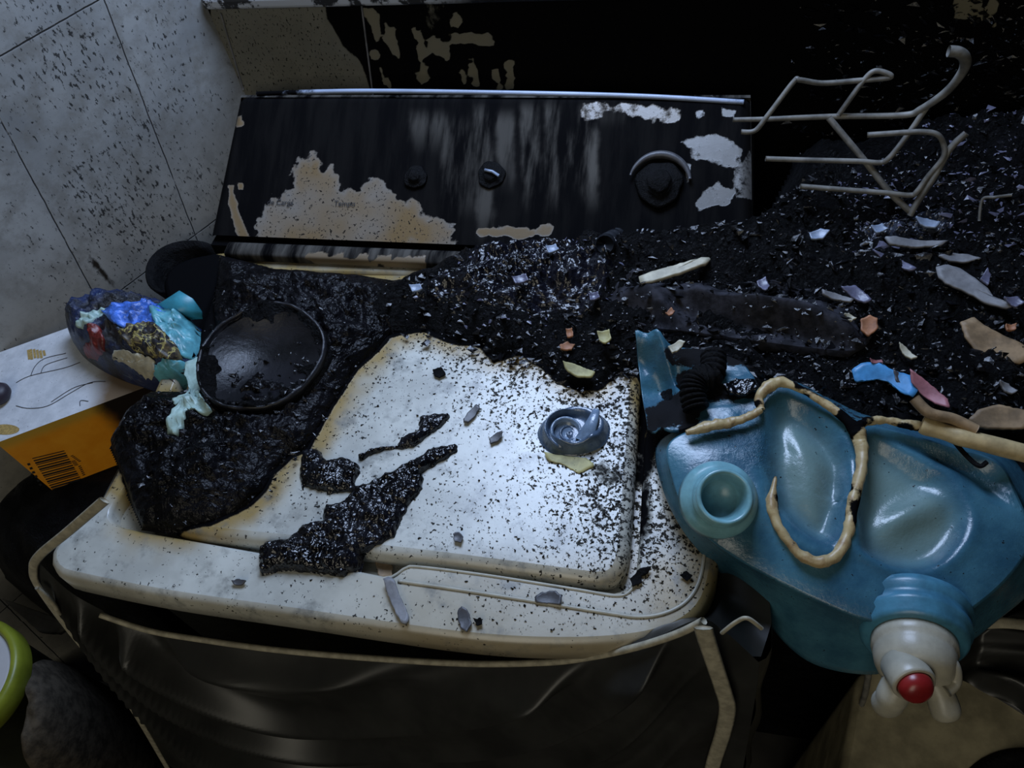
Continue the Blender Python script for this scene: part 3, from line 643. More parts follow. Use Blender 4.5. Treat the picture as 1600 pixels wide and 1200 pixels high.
for k in range(nb):
    t0 = k/nb; t1 = t0 + (.55 + .3*((k*7) % 3 - 1)*.6)/nb
    a_, b_ = Qd[0]*(1-t0)+Qd[3]*t0, Qd[1]*(1-t0)+Qd[2]*t0; c_, d_ = Qd[0]*(1-t1)+Qd[3]*t1, Qd[1]*(1-t1)+Qd[2]*t1
    mb.add([a_, b_, d_, c_], [(0, 1, 2, 3), (3, 2, 1, 0)])
for (x0, y0, x1, y1, wd) in ((44, 724, 66, 762, 2), (112, 712, 126, 722, 2), (114, 720, 120, 728, 3), (124, 728, 132, 744, 2)):
    n_ = 6
    for k in range(n_):
        t0 = k/n_; t1 = t0 + .5/n_; aa = np.array([x0, y0])*(1-t0)+np.array([x1, y1])*t0; bb = np.array([x0, y0])*(1-t1)+np.array([x1, y1])*t1; pe = np.array([wd, -wd*.3])
        mb.add([atp(*p, fp, fn) for p in (aa-pe, aa+pe, bb+pe, bb-pe)], [(0, 1, 2, 3), (3, 2, 1, 0)])
mb.build('barcode', M['ink'], bt, smooth=False)
zt = P1[2] + .0004
mb = MB()
for pth in ([(25, 598), (48, 587), (100, 575), (125, 566)], [(48, 587), (55, 572), (70, 560), (103, 552)], [(64, 582), (72, 570), (105, 559)], [(25, 634), (45, 638), (75, 634), (110, 614), (140, 598), (165, 596)], [(80, 628), (115, 606), (145, 598)], [(125, 634), (126, 626), (138, 627)]):
    C = catmull([at(x, y, zt) for x, y in pth], 24); mb.add(*tubeVF(C, .00035, 5))
mb.build('printed_lines', M['ink'], bt)
mb = MB()
for k, (x0, y0, hgt) in enumerate([(42, 547, 15), (46, 546, 16), (51, 546, 14), (56, 547, 13), (61, 548, 12), (66, 548, 8)]):
    mb.add([at(x, y, zt) for x, y in ((x0, y0), (x0+4, y0-1), (x0+6, y0+hgt-1), (x0+2, y0+hgt))], [(3, 2, 1, 0), (0, 1, 2, 3)])
mb.build('gold_emblem', M['gold'], bt, smooth=False)
e = [at(8 + 22*math.cos(t), 671 + 8*math.sin(t), zt) for t in np.linspace(0, 2*math.pi, 30)[:-1]]
obj('gold_badge', *slabVF(e, .0003), M['gold'], bt, smooth=False)
# dark cloth pile that carries the carton
PILE = ccw(np.array([(-.29, .03), (-.2, .008), (-.02, .008), (-.012, .10), (-.012, .34), (-.10, .385), (-.215, .18)]))
def hP(P):
    d = sdf(P, PILE); Q = np.c_[P[:, :2], np.zeros(len(P))]
    h = .765*(1 - np.exp(-np.maximum(d, 0)/.008)) * (.91+.09*sstep(-.02, .09, P[:, 1] + .3*(P[:, 0]+.1)))
    h = np.minimum(h + .02*fbm(Q, 14, 4, 2), .765); return d, h + .018*np.sin(60*P[:, 0] + 20*P[:, 1] + 2*fbm(Q, 9, 2, 1))*np.clip((.74-h)*8, 0, 1)
p = heap('cloth_pile', PILE, hP, .006, M['char_rough']); p.location.z -= .9
tag(p, 'dark burnt cloth bundle under the orange-sided carton', 'cloth')
# round dark lump at the left end of the carton top
V, F = latheVF(at(2, 622, -.029), (0, 0, 1), [(0, 0), (.010, 0), (.0135, .004), (.014, .009), (.011, .014), (.006, .0165), (0, .017)], 32)
tag(obj('stopper', V, F, plain('dull_dark_plum', (.02, .014, .022), .5, .3, 60)), 'round dark plum stopper on the left end of the carton top', 'stopper')

# ------------------------------------------------------------------ melted package on the carton
PK = [(106, 508), (122, 492), (158, 474), (200, 466), (240, 470), (285, 486), (318, 512), (330, 545), (322, 580), (300, 602), (262, 608), (222, 594), (180, 580), (140, 560), (112, 536)]
PKW = ccw(resample(catmull([at(x, y, -.012) for x, y in PK], 90, True), 90))
def pkz(P):
    d = sdf(P, PKW); Q = np.c_[np.asarray(P)[:, :2], np.zeros(len(P))]
    return -.029 + .052*np.sqrt(np.clip(1 - (1 - np.clip(d/.032, 0, 1))**2, 0, 1)) + np.clip(d*60, 0, 1)*(.009*fbm(Q, 42, 3, 3) + .008*np.abs(fbm(Q, 85, 3, 1)))
pk = empty('melted_bag', PKW.mean(0)*[1, 1, 0] + [0, 0, -.029], 'melted blue and teal detergent bag slumped on the right end of the carton', 'bag')
V, F = capVF(PKW, 40, lambda Q, t: pkz(Q))
g = G('crinkled_dark_blue_film'); n = g.noise(60, 7, .7, dist=1.2); n2 = g.noise(24, 4)
c = g.mix(g.step(n2, .40, .55), (.008, .009, .012), (.012, .025, .085)); c = g.mix(g.step(n, .62, .70), c, (.12, .17, .24)); g.bump(n, .9, .004)
obj('film', V, F, g.done(c, .25, .6), pk)
def patch(nm, pxl, mat, lift=.0025, parent=None, thick=.002, zf=None, n=60, rings=10, seed=1, rag=.0012):
    """a thin torn piece following the surface zf(xy)"""
    zf = zf or pkz
    def hit(x, y):
        z = 0.0
        for _ in range(12): q = at(x, y, z); z = .5*z + .5*(zf(q[None])[0] + lift)
        return at(x, y, z)
    O = ccw(resample(np.array([hit(x, y) for x, y in pxl]), n)); 
    V, F = capVF(O, rings, lambda Q, t: np.zeros(len(Q))); V[:, :2] += rag*np.c_[fbm(V, 220, 2, seed), fbm(V, 220, 2, seed+5)]
    V[:, 2] = zf(V) + lift + .0012*fbm(V, 130, 3, seed)
    B_ = V[:n].copy(); B_[:, 2] -= thick + lift*.7
    k = len(V); V2 = np.vstack([V, B_]); F2 = F + [(i, k+i, k+(i+1) % n, (i+1) % n) for i in range(n)]
    return obj(nm, V2, F2, mat, parent)
M['teal'] = plain('melted_teal_plastic', (.10, .32, .37), .35, .35, 50, bump=.5)
M['teal_dark'] = plain('teal_sheet', (.03, .20, .26), .4, .35, 40)
M['pale_teal'] = plain('pale_teal_drip', (.30, .42, .38), .45, .25, 50, bump=.4)
M['blue_foil'] = plain('bright_blue_foil', (.05, .14, .50), .22, .5, 110, bump=.9)
M['redbrown'] = plain('dark_red_film', (.13, .015, .012), .35, .6, 90, bump=.6)
def label_mat():
    g = G('burnt_black_label'); n = g.noise(70, 6, .7); n2 = g.noise(38, 3, .6, dist=2.0)
    ln = g.step(g.math('ABSOLUTE', g.math('SUBTRACT', n2, .5)), .035, .012)
    c = g.mix(g.step(n, .45, .62), (.012, .011, .014), (.11, .085, .045)); c = g.mix(ln, c, (.34, .29, .10)); return g.done(c, .5, .4)
patch('blue_foil', [(158, 486), (196, 470), (236, 472), (262, 486), (246, 504), (204, 512), (176, 504)], M['blue_foil'], .003, pk)
patch('teal_melt', [(232, 484), (258, 478), (292, 494), (316, 520), (318, 545), (302, 562), (284, 556), (262, 534), (244, 512)], M['teal'], .004, pk, seed=2)
patch('teal_melt', [(242, 570), (262, 560), (290, 566), (300, 590), (282, 606), (256, 602), (240, 588)], M['teal'], .004, pk, seed=3)
patch('red_film', [(136, 506), (152, 506), (160, 526), (162, 548), (150, 562), (134, 556), (130, 542), (142, 530)], M['redbrown'], .003, pk, seed=4, n=40)
patch('label', [(184, 518), (206, 506), (226, 502), (242, 504), (262, 524), (282, 548), (282, 558), (262, 560), (230, 552), (200, 538)], label_mat(), .006, pk, seed=5)
patch('torn_card', [(178, 548), (188, 546), (216, 552), (240, 560), (242, 580), (234, 592), (214, 580), (196, 566), (174, 560)], M['cream'], .004, pk, seed=6)
patch('pale_film', [(120, 500), (140, 486), (164, 480), (158, 494), (136, 504), (118, 510)], M['pale_teal'], .002, pk, seed=7, n=40)
# upright teal fin behind
fin = [at(228, 484, .018), at(252, 472, .030), at(280, 454, .040), at(300, 466, .036), at(314, 486, .024), at(316, 498, .012), at(285, 500, .006), at(250, 492, .008)]
obj('teal_fin', *slabVF(fin, .003, (.15, -.5, .85)/np.linalg.norm((.15, -.5, .85))), M['teal_dark'], pk)
# drip running on to the black mass
Hs = lambda P: np.maximum(H(np.asarray(P)[:, :2]) + .004, pkz(P))
patch('drip', [(290, 566), (306, 558), (322, 562), (328, 580), (318, 596), (312, 612), (318, 626), (330, 640), (322, 646), (306, 640), (296, 640), (286, 660), (274, 680), (258, 676), (268, 656), (282, 636), (272, 630), (268, 622), (290, 616), (294, 600), (288, 584)], M['pale_teal'], .004, pk, zf=Hs, n=110, seed=8)

# ------------------------------------------------------------------ blue water jug
def jug_mat(nm, base, dark):
    g = G(nm); n = g.noise(26, 6, .65); n2 = g.noise(210, 4, .65); n3 = g.noise(120, 5, .75); R, Gr, B = g.mask()[:3]
    c = g.mix(g.step(n, .3, .7), dark, base); c = g.mix(Gr, c, (.17, .25, .225))
    c = g.mix(g.step(n2, .665, .70), c, (.01, .012, .014)); 
    sf = g.step(g.math('ADD', R, g.math('MULTIPLY', g.math('SUBTRACT', n3, .5), .9)), .45, .58); c = g.mix(sf, c, (.010, .010, .011))
    g.bump(g.math('ADD', g.math('MULTIPLY', B, n3), g.math('MULTIPLY', n2, .12)), .8, .004)
    g.done(c, g.math('ADD', .27, g.math('MULTIPLY', sf, .6)), .55); g.put(g.b.inputs['Specular IOR Level'], g.math('SUBTRACT', .55, g.math('MULTIPLY', sf, .5))); return g.m
M['jug'] = jug_mat('pale_blue_jug_plastic', (.050, .150, .205), (.022, .078, .125))
M['jug_neck'] = plain('clear_blue_neck', (.16, .34, .38), .3, .2, 60)
M['jug_ring'] = plain('blue_neck_ring', (.05, .17, .25), .33, .25, 60)
jg = empty('water_jug', at(1330, 860, -.06), 'large pale blue water jug, burnt open, tipped over the right corner of the machine', 'water jug')
ZT = .060
def ztop(P):
    """height of the jug's upper face: it tips down to the front right"""
    x, y = P[:, 0], P[:, 1]; return ZT + .16*(y - .12) - .05*(x - .60)
def atj(x, y, lift=0.0):
    z = ZT
    for _ in range(10): p = at(x, y, z); z = ztop(p[None])[0] + lift
    return at(x, y, z)
CR_px = [(1046, 690), (1052, 735), (1072, 790), (1108, 832), (1160, 868), (1230, 905), (1300, 938), (1350, 958), (1410, 970), (1480, 966), (1540, 930), (1590, 880), (1612, 830), (1590, 765), (1560, 716), (1480, 690), (1400, 668), (1340, 652), (1290, 628), (1245, 604), (1215, 600), (1194, 622), (1180, 645), (1130, 660), (1080, 668)]
SI_px = [(1024, 702), (1038, 770), (1068, 830), (1110, 880), (1150, 920), (1190, 962), (1232, 1012), (1275, 1042), (1340, 1056), (1400, 1050), (1500, 1012), (1560, 968), (1620, 915), (1650, 850), (1620, 770), (1575, 708), (1480, 682), (1400, 662), (1340, 645), (1290, 620), (1245, 598), (1213, 592), (1188, 616), (1175, 640), (1130, 655), (1060, 672)]
NJ = 180
CRW = ccw(resample(catmull([atj(x, y) for x, y in CR_px], NJ*2, True), NJ))
zlow = -.045
SIW = []
for (x, y) in SI_px:
    fr = 1.0 if (y > 690 or x < 1060) else 0.35
    SIW.append(at(x, y, (1-fr)*.045 + fr*(zlow if y > 880 else (-.012 if x > 1100 else .012))))
SIW = ccw(resample(catmull(SIW, NJ*2, True), NJ))
k0 = np.argmin(np.linalg.norm(SIW[:, :2] - CRW[0, :2], axis=1)); SIW = np.roll(SIW, -k0, 0)
def dent(Q):
    p = proj(np.c_[Q[:, :2], ztop(Q)]); z = np.zeros(len(Q)); br = np.zeros(len(Q))
    d1 = sdf(p, [(1200, 640), (1222, 612), (1262, 625), (1310, 665), (1334, 710), (1330, 760), (1312, 830), (1295, 852), (1255, 830), (1215, 790), (1196, 720)])
    z -= .016*sstep(-6, 26, d1) - .009*sstep(20, 60, d1)
    d2 = sdf(p, [(1345, 672), (1380, 672), (1440, 712), (1490, 755), (1514, 800), (1508, 840), (1478, 876), (1440, 890), (1390, 884), (1345, 860), (1338, 800), (1342, 730)])
    z -= .015*sstep(-5, 24, d2)
    rdg = np.abs((p[:, 1]-790) - (1440-p[:, 0])*.42 ) ; z += .011*np.exp(-(rdg/26)**2)*sstep(0, 30, d2)*sstep(1340, 1420, p[:, 0])
    z += .003*np.exp(-(np.hypot(p[:, 0]-1480, p[:, 1]-830)/40)**2)
    d3 = np.hypot(p[:, 0]-1128, p[:, 1]-772); z += .003*sstep(85, 60, d3)
    d4 = sdf(p, [(1340, 655), (1480, 690), (1560, 716), (1600, 780), (1560, 780), (1490, 735), (1430, 700), (1370, 670)]); z -= .014*sstep(-4, 22, d4)
    low = sstep(760, 830, p[:, 1]); z += .0035*np.exp(-((d2+5)/7)**2)*np.clip(low + .3*sstep(1440, 1500, p[:, 0]), 0, 1) + .0035*np.exp(-((d1+20)/14)**2)*sstep(720, 800, p[:, 1])
    br = np.maximum(sstep(0, 45, d1)*.75, sstep(-5, 45, d2)*.75)  # pale highlights of the dents, put into the jug colour
    return z, br
V, F = capVF(CRW, 70, lambda Q, t: ztop(Q) + dent(Q)[0]*sstep(1.0, .93, t) + .006*(1 - t**6) - .006)
zg = V[:-1, 2].reshape(70, NJ)
for _ in range(14):
    zn = (zg + np.roll(zg, 1, 1) + np.roll(zg, -1, 1)); up_ = np.vstack([zg[:1], zg[:-1]]); dn_ = np.vstack([zg[1:], zg[-1:]]); zn = (zn + up_ + dn_)/5; zn[0] = zg[0]; zg = zn
V[:-1, 2] = zg.ravel(); V[-1, 2] = zg[-1].mean()
pz = proj(V); zz_, br = dent(V)
rough = np.maximum(sstep(-10, 20, sdf(pz, [(1060, 672), (1180, 650), (1200, 625), (1205, 760), (1190, 740), (1150, 710), (1090, 700)])), sstep(-8, 14, sdf(pz, [(1430, 700), (1480, 705), (1560, 760), (1600, 800), (1540, 760), (1480, 730)])))
sootj = np.maximum(sstep(16, 2, sdf(pz, CR_px))*sstep(700, 660, pz[:, 1])*.5, sstep(-15, 10, sdf(pz, [(1400, 672), (1490, 692), (1560, 730), (1500, 720)]))*.42)
mb = MB(); mb.add(V, F, np.c_[sootj, br, rough])
rows = []
for t, bul in ((0, 0), (.015, .0012), (.03, .0012), (.06, .0005), (.2, -.002), (.4, -.002), (.65, 0), (.85, .002), (.95, .001), (1.0, -.003)):
    Q = CRW.copy(); Q[:, 2] = ztop(CRW) - .006; Q = Q*(1-t) + SIW*t; Q = offset2d(Q, bul - .0) ; rows.append(Q)
b0 = SIW.copy(); c_ = b0.mean(0); rows.append(c_ + (b0-c_)*[.93, .93, 1] - [0, 0, .010]); rows.append(c_ + (b0-c_)*[.5, .5, 1] - [0, 0, .014]); rows.append(c_ + (b0-c_)*[.01, .01, 1] - [0, 0, .014])
V = np.vstack(rows); pz = proj(V)
mb.add(V, [f[::-1] for f in gridF(len(rows), NJ, cv=True)], np.c_[sstep(690, 655, pz[:, 1])*.5, 0*V[:, 0], 0*V[:, 0] + .1])
mb.build('body', M['jug'], jg)
# filler neck, open
ax = CB*.55 + np.array([.05, -.16, 1.])*.5; cN = atj(1124, 780, .009); rn = .0205
obj('filler_neck', *latheVF(cN, ax, [(rn*1.42, -.006), (rn*1.36, .001), (rn*1.18, .004), (rn*1.03, .006), (rn*1.0, .009), (rn*1.05, .010), (rn*1.05, .013), (rn*.98, .014), (rn*.98, .018), (rn*.95, .0205), (rn*.84, .0205), (rn*.78, .017), (rn*.68, .006), (rn*.62, -.002), (0, -.002)], 56), M['jug_neck'], jg)
# tap neck
cT = atj(1426, 958, -.026); dT = (CAM - cT) @ CB
rE = ray(1431, 1066); ta = CAM + rE*((dT - .040)/-(rE @ CB)) - cT; ta /= np.linalg.norm(ta)
tp = 0.0355
obj('tap_neck', *latheVF(cT, ta, [(tp*.9, -.010), (tp*1.08, -.004), (tp*1.10, .002), (tp*1.02, .005), (tp*1.0, .009), (tp*1.05, .011), (tp*1.05, .015), (tp*.99, .017), (tp*.98, .022), (tp*.9, .025), (tp*.5, .025)], 64), M['jug_ring'], jg)
tc_ = cT + ta*.022
tapp = obj('tap_cap', *latheVF(tc_, ta, [(.018, 0), (.0265, .001), (.0278, .003), (.0275, .010), (.0262, .0115), (.0265, .015), (.0255, .021), (.0235, .026), (.0200, .030), (.010, .032), (0, .032)], 64, lambda t, h: .006*math.sin(40*t)*(h > .004)*(h < .013)), M['white'], jg)
bc = tc_ + ta*.026 + CB*.014 - CU*.001 - CR*.009
obj('button_collar', *latheVF(bc, CB*.9 - CU*.44, [(.0142, -.016), (.0142, .002), (.0135, .0035), (.0118, .004), (.0112, 0), (0, 0)], 40), M['white'], tapp)
obj('red_button', *latheVF(bc, CB*.9 - CU*.44, [(.0108, -.002), (.0111, .005), (.0104, .0082), (.0084, .011), (.005, .0126), (0, .0132)], 40), M['red'], tapp)['label'] = 'dark red push button'
sc = tc_ + ta*.024
mb = MB(); P_ = catmull([sc + CR*-.004 - CB*.004, sc - CU*.016 - CR*.012 - CB*.004, sc - CU*.026 - CR*.013 - CB*.010, sc - CU*.030 - CR*.012 - CB*.02], 16); V, F = tubeVF(P_, [.0105]*8 + [.0098]*6 + [.0092, .008], 20); mb.add(V, F)
mb.build('spout', M['white'], tapp)
P_ = catmull([sc + CR*.010 - CU*.004, sc + CR*.016 - CU*.014, sc + CR*.0205 - CU*.028, sc + CR*.0225 - CU*.034], 14); obj('lever', *tubeVF(P_, [.006, .007, .0075, .008, .0085, .009, .0095, .0098, .0098, .0096, .009, .0078, .0058, .002], 18), M['white'], tapp)
P_ = catmull([sc + CR*.012 + CU*.012 + CB*.006, sc + CR*.021 + CU*.006 + CB*.008, sc + CR*.0235 - CU*.006 + CB*.006, sc + CR*.016 - CU*.012 + CB*.008], 16); obj('guard', *tubeVF(P_, .0042, 12), M['white'], tapp)
# yellowed curled rims left by the fire
def rimtube(pts, rad, nm, mat, parent, lift=.004, n=120, zf=None):
    C = catmull([atj(x, y, lift) if zf is None else zf(x, y) for x, y in pts], n); rr = np.interp(np.linspace(0, 1, n), np.linspace(0, 1, len(rad)), rad)
    V, F = tubeVF(C, rr, 12); V = np.array(V); nz = fbm(V, 130, 3, 3); C2 = np.repeat(C, 12, 0); V[:] = C2 + (V-C2)*(1 + .35*nz)[:, None]
    mk = np.c_[.26 + .5*sstep(.0, .35, fbm(V, 28, 3, 7)), np.zeros(len(V)), np.full(len(V), .5)]
    return obj(nm, V, F, mat, parent, mask=mk)
M['rim'] = burnt('yellowed_burnt_rim', (.44, .34, .17), (.3, .2, .1), .42, 150, .70, nsc=70, amp=1.3, second=(.30, .20, .09))
rimtube([(1190, 640), (1186, 622), (1200, 604), (1218, 597), (1245, 605), (1280, 625), (1310, 645), (1334, 668), (1346, 700), (1344, 740), (1334, 780), (1326, 825), (1312, 862), (1280, 878), (1250, 866), (1226, 838), (1210, 808), (1206, 785), (1212, 745)], [.0030, .0042, .0048, .0042, .003, .003, .0035, .0045, .0045, .0042, .004, .004, .0042, .0042, .0038, .0035, .0038, .0045, .0008], 'curled_rim', M['rim'], jg)
rimtube([(1072, 676), (1100, 668), (1140, 660), (1168, 652), (1188, 640)], [.002, .0042, .004, .003, .003], 'curled_rim', M['rim'], jg)
rimtube([(1338, 668), (1356, 658), (1385, 657), (1420, 664), (1448, 668)], [.004, .0035, .003, .0035, .004], 'curled_rim', M['rim'], jg)
rimtube([(1338, 662), (1341, 680), (1346, 700)], [.006, .0055, .004], 'curled_rim', M['rim'], jg)
# torn rear wall of the jug standing behind the neck
tw = [(992, 514, .052), (1020, 522, .050), (1050, 540, .046), (1110, 545, .046), (1160, 565, .05), (1185, 600, .055), (1190, 640, .058), (1150, 656, .056), (1090, 664, .054), (1045, 672, .05), (1012, 670, .03), (1004, 620, .022), (998, 570, .03)]
TW = ccw(resample(np.array([at(x, y, z) for x, y, z in tw]), 90))
tri = tw
def twz(Q):
    A_ = np.array([at(x, y, z) for x, y, z in tw]); d = ((Q[:, None, :2]-A_[None, :, :2])**2).sum(2) + 1e-6; wt = 1/d**1.5
    z = (wt*A_[None, :, 2]).sum(1)/wt.sum(1); p = proj(np.c_[Q[:, :2], z])
    z = z - .020*np.exp(-(np.hypot((p[:, 0]-1045)*.8, p[:, 1]-590)/32)**2) + .010*np.exp(-(np.abs((p[:, 0]-1030)-(p[:, 1]-530)*.38)/9)**2)*sstep(640, 600, p[:, 1])
    return z + .002*fbm(np.c_[Q[:, :2], z], 40, 3, 4)
V, F = capVF(TW, 40, lambda Q, t: twz(Q)); pz = proj(V); n_ = len(TW)
sj = np.maximum.reduce([sstep(-18, 12, sdf(pz, [(1010, 640), (1070, 610), (1085, 575), (1115, 560), (1125, 600), (1180, 605), (1185, 622), (1100, 625), (1090, 655), (1015, 672)])), sstep(20, 0, np.hypot(pz[:, 0]-1165, pz[:, 1]-568))*.6, .30+.45*sstep(-.1, .3, fbm(V, 30, 3, 11))])
B_ = V.copy(); B_[:, 2] -= .003; k = len(V)
tear = obj('torn_wall', np.vstack([V, B_]), F + [tuple(i+k for i in f[::-1]) for f in F] + [(i, i+k, (i+1) % n_+k, (i+1) % n_) for i in range(n_)], M['jug'], jg, mask=np.tile(np.c_[sj*.9, 0*sj, 0*sj+.2], (2, 1)))
tear['label'] = 'torn blue rear wall of the jug'

# ------------------------------------------------------------------ things lying on the heap and the lid
def on(o, label, cat, group=None): return tag(o, label, cat, group)
def flake(nm, pxl, mat, label, cat='flake', lift=.005, thick=.0018, tilt=.0, surf=None, curl=.004, n=44, group=None, seed=0, flat=True):
    """a stiff irregular chip; sits on the terrain at its own centre"""
    cx, cy = np.mean(pxl, 0); c = ath(cx, cy, lift) if surf is None else at(cx, cy, surf + lift)
    N = np.array([.10*math.sin(seed*2.1), -.25*tilt - .05, 1.]); N /= np.linalg.norm(N)
    O = resample(np.array([atp(x, y, c, N) for x, y in pxl]), n)
    O[:, :2] += .0007*np.c_[fbm(O, 300, 2, seed), fbm(O, 300, 2, seed+3)]
    if ((O[:, 0]*np.roll(O[:, 1], -1) - np.roll(O[:, 0], -1)*O[:, 1]).sum()) < 0: O = O[::-1].copy()
    rings = 5; cc = O.mean(0); V = []
    for t in np.linspace(1, 0, rings+1)[:-1]: V.append(cc + (O-cc)*t)
    V = np.vstack(V + [cc[None]]); ln = np.abs(O[:, :2]-cc[:2]).max() + 1e-6
    V = V + N*(curl*(((V[:, :2]-cc[:2])/ln)**2).sum(1)[:, None]*.5 + .0007*fbm(V, 60, 2, seed+1)[:, None])
    F = [f[::-1] for f in gridF(rings, n, cv=True)]; b_ = (rings-1)*n; F += [(b_+i, b_+(i+1) % n, len(V)-1) for i in range(n)]
    k = len(V); B = V - N*thick; F = F + [tuple(i+k for i in f[::-1]) for f in F] + [(i, i+k, (i+1) % n + k, (i+1) % n) for i in range(n)]
    return on(obj(nm, np.vstack([V, B]), F, mat), label, cat, group)
def mdl(px_, py_, rx, ry, rotd=0, seed=0, n=9):
    r = random.Random(seed*31+int(px_)); a0 = math.radians(rotd); out = []
    for i in range(n):
        t = 2*math.pi*i/n; k = .75 + .45*r.random(); x, y = rx*k*math.cos(t), ry*k*math.sin(t)
        out.append((px_ + x*math.cos(a0) - y*math.sin(a0), py_ + x*math.sin(a0) + y*math.cos(a0)))
    return out
# cloth draped on the heap
CL = [(952, 440), (985, 408), (1040, 396), (1108, 391), (1150, 412), (1215, 432), (1300, 446), (1352, 470), (1372, 505), (1340, 540), (1270, 545), (1190, 528), (1090, 508), (1010, 494), (956, 470)]
CLW = ccw(resample(catmull([ath(x, y, .012) for x, y in CL], 120, True), 120))
def clz(Q):
    d = sdf(Q, CLW); n = fbm(np.c_[Q[:, :2], 0*Q[:, 0]], 9, 2, 3); a = Q[:, 0]*.45 + Q[:, 1]
    return np.maximum(.030 + .030*sstep(0, .05, d), H(Q) + .004) + np.clip(d*60, 0, 1)*(.005*np.sin(a*150 + 4*n) + .005*np.sin(a*70 + Q[:, 0]*30 + 5*n))
V, F = capVF(CLW, 50, lambda Q, t: clz(Q)); lowr = CLW.copy(); lowr[:, 2] = clz(CLW) - .03; k = len(V)
on(obj('scorched_cloth', np.vstack([V, lowr]), F + [(i, i+k, (i+1) % 120+k, (i+1) % 120) for i in range(120)], M['cloth']), 'dark grey scorched cloth draped over the heap behind the blue jug', 'cloth')
def flakec(nm, pxl, mat, label, cat, lift=.002, **k):
    cx, cy = np.mean(pxl, 0); z = .06
    for _ in range(10): q = at(cx, cy, z); z = .5*z + .5*clz(q[None])[0]
    return flake(nm, pxl, mat, label, cat, surf=z, lift=lift + .008, **k)
flakec('wood_splinter', [(998, 432), (1018, 424), (1060, 412), (1098, 402), (1111, 403), (1104, 411), (1060, 426), (1018, 440), (1000, 442)], M['cream'], 'long pale pointed splinter lying on the dark cloth', 'splinter', thick=.004, curl=.001)
flakec('ash_flake', [(1182, 440), (1196, 434), (1203, 448), (1196, 455), (1186, 448)], M['violet'], 'small violet-grey flake on the right part of the dark cloth', 'flake', seed=2)
flakec('ash_flake', [(1040, 490), (1048, 482), (1054, 487), (1046, 494)], M['orange'], 'tiny orange flake on the lower edge of the dark cloth', 'flake', seed=3)
# chips on the lid
K = dict(surf=.0045, lift=.0025)
chips = [([(676, 578), (690, 574), (697, 584), (686, 590), (678, 586)], 'char', 'small black chip near the back of the lid'),
    ([(724, 655), (734, 640), (745, 632), (750, 636), (742, 650), (732, 660), (724, 660)], 'darkgrey', 'slender dark chip beside the tip of the melted lump'),
    ([(764, 686), (774, 678), (784, 674), (784, 682), (776, 690), (766, 694)], 'darkgrey', 'leaf-shaped dark chip in the middle of the lid'),
    ([(708, 834), (718, 831), (724, 838), (720, 848), (710, 846)], 'darkgrey', 'small oval chip near the front edge of the lid'),
    ([(764, 558), (778, 554), (790, 552), (784, 560), (770, 563)], 'char', 'flat black chip at the edge of the rubble on the lid')]
for i, (pl, m_, lb) in enumerate(chips): flake('charred_chip', pl, M[m_], lb, 'chip', seed=i, thick=.002, curl=.002, **K)
K = dict(surf=.0005, lift=.0025)
flake('charred_chip', [(835, 934), (846, 926), (868, 923), (878, 932), (876, 945), (858, 943), (838, 942)], M['darkgrey'], 'dark squarish chip on the front rim of the machine, right of centre', 'chip', seed=11, **K)
flake('charred_chip', [(985, 905), (1000, 888), (1018, 886), (1012, 896), (1002, 900), (1004, 910), (988, 918)], M['char'], 'ragged black chip at the right front corner of the lid', 'chip', seed=12, **K)
flake('charred_chip', [(1062, 898), (1072, 892), (1082, 900), (1074, 908)], M['char'], 'round black chip on the machine rim beside the blue jug', 'chip', seed=13, **K)
flake('ash_flake', [(716, 956), (722, 949), (730, 952), (734, 964), (737, 976), (730, 988), (722, 984), (716, 970)], M['darkgrey'], 'curled grey flake on the front rim, beside the long grey strip', 'flake', seed=14, **K)
flake('ash_strip', [(600, 906), (608, 902), (616, 905), (622, 926), (632, 948), (640, 964), (636, 976), (628, 975), (616, 952), (606, 930)], M['grey'], 'long grey strip hanging over the front rim from the lid recess', 'strip', seed=15, thick=.003, surf=.0005, lift=.004)
flake('ash_flake', [(586, 876), (606, 872), (614, 886), (612, 904), (592, 902)], M['brown'], 'brownish flake lying in the finger recess of the lid', 'flake', surf=-.016, lift=.002, seed=16)
flake('charred_chip', [(740, 968), (752, 966), (754, 976), (744, 978)], M['char'], 'small black chip on the front rim below the recess edge', 'chip', seed=17, **K)
flake('charred_chip', [(362, 908), (374, 904), (386, 908), (378, 914), (366, 914)], M['darkgrey'], 'smeared dark chip on the left half of the front rim', 'chip', seed=18, **K)
# melted clear blue cap
mc = at(896, 678, .004)
cap = empty('melted_closure', mc, 'melted translucent blue bottle cap stuck on the right of the lid', 'bottle cap')
capm = plain('smoky_blue_plastic', (.055, .085, .13), .2, .4, 70, .6, .5); capl = plain('pale_smoky_blue', (.14, .20, .28), .2, .3, 70, .6, .4)
CO = ccw(resample(catmull([at(x, y, .004) for x, y in [(840, 680), (848, 660), (866, 648), (890, 640), (925, 642), (950, 660), (952, 680), (940, 700), (915, 710), (885, 712), (855, 704)]], 80, True), 80))
def cz(Q, t):
    p = proj(np.c_[Q, np.full(len(Q), .01)]); d = np.hypot((p[:, 0]-890), (p[:, 1]-676)*1.25)
    z = .004 + .012*sstep(1.0, .78, t); z = z - .008*sstep(.72, .5, t)*sstep(60, 30, d)
    z += .003*np.sin(d*.55)*sstep(1, .8, t)*sstep(900, 870, p[:, 0]) + .005*np.exp(-((p[:, 0]-925)/14)**2 - ((p[:, 1]-690)/12)**2)
    return z
obj('brim', *capVF(CO, 40, cz), capm, cap)
obj('ring', *latheVF(at(884, 676, .009), (.15, -.1, 1), [(.0135, -.002), (.0140, .004), (.0128, .0055), (.0112, .004), (.0108, -.001), (0, -.001)], 40), capl, cap)
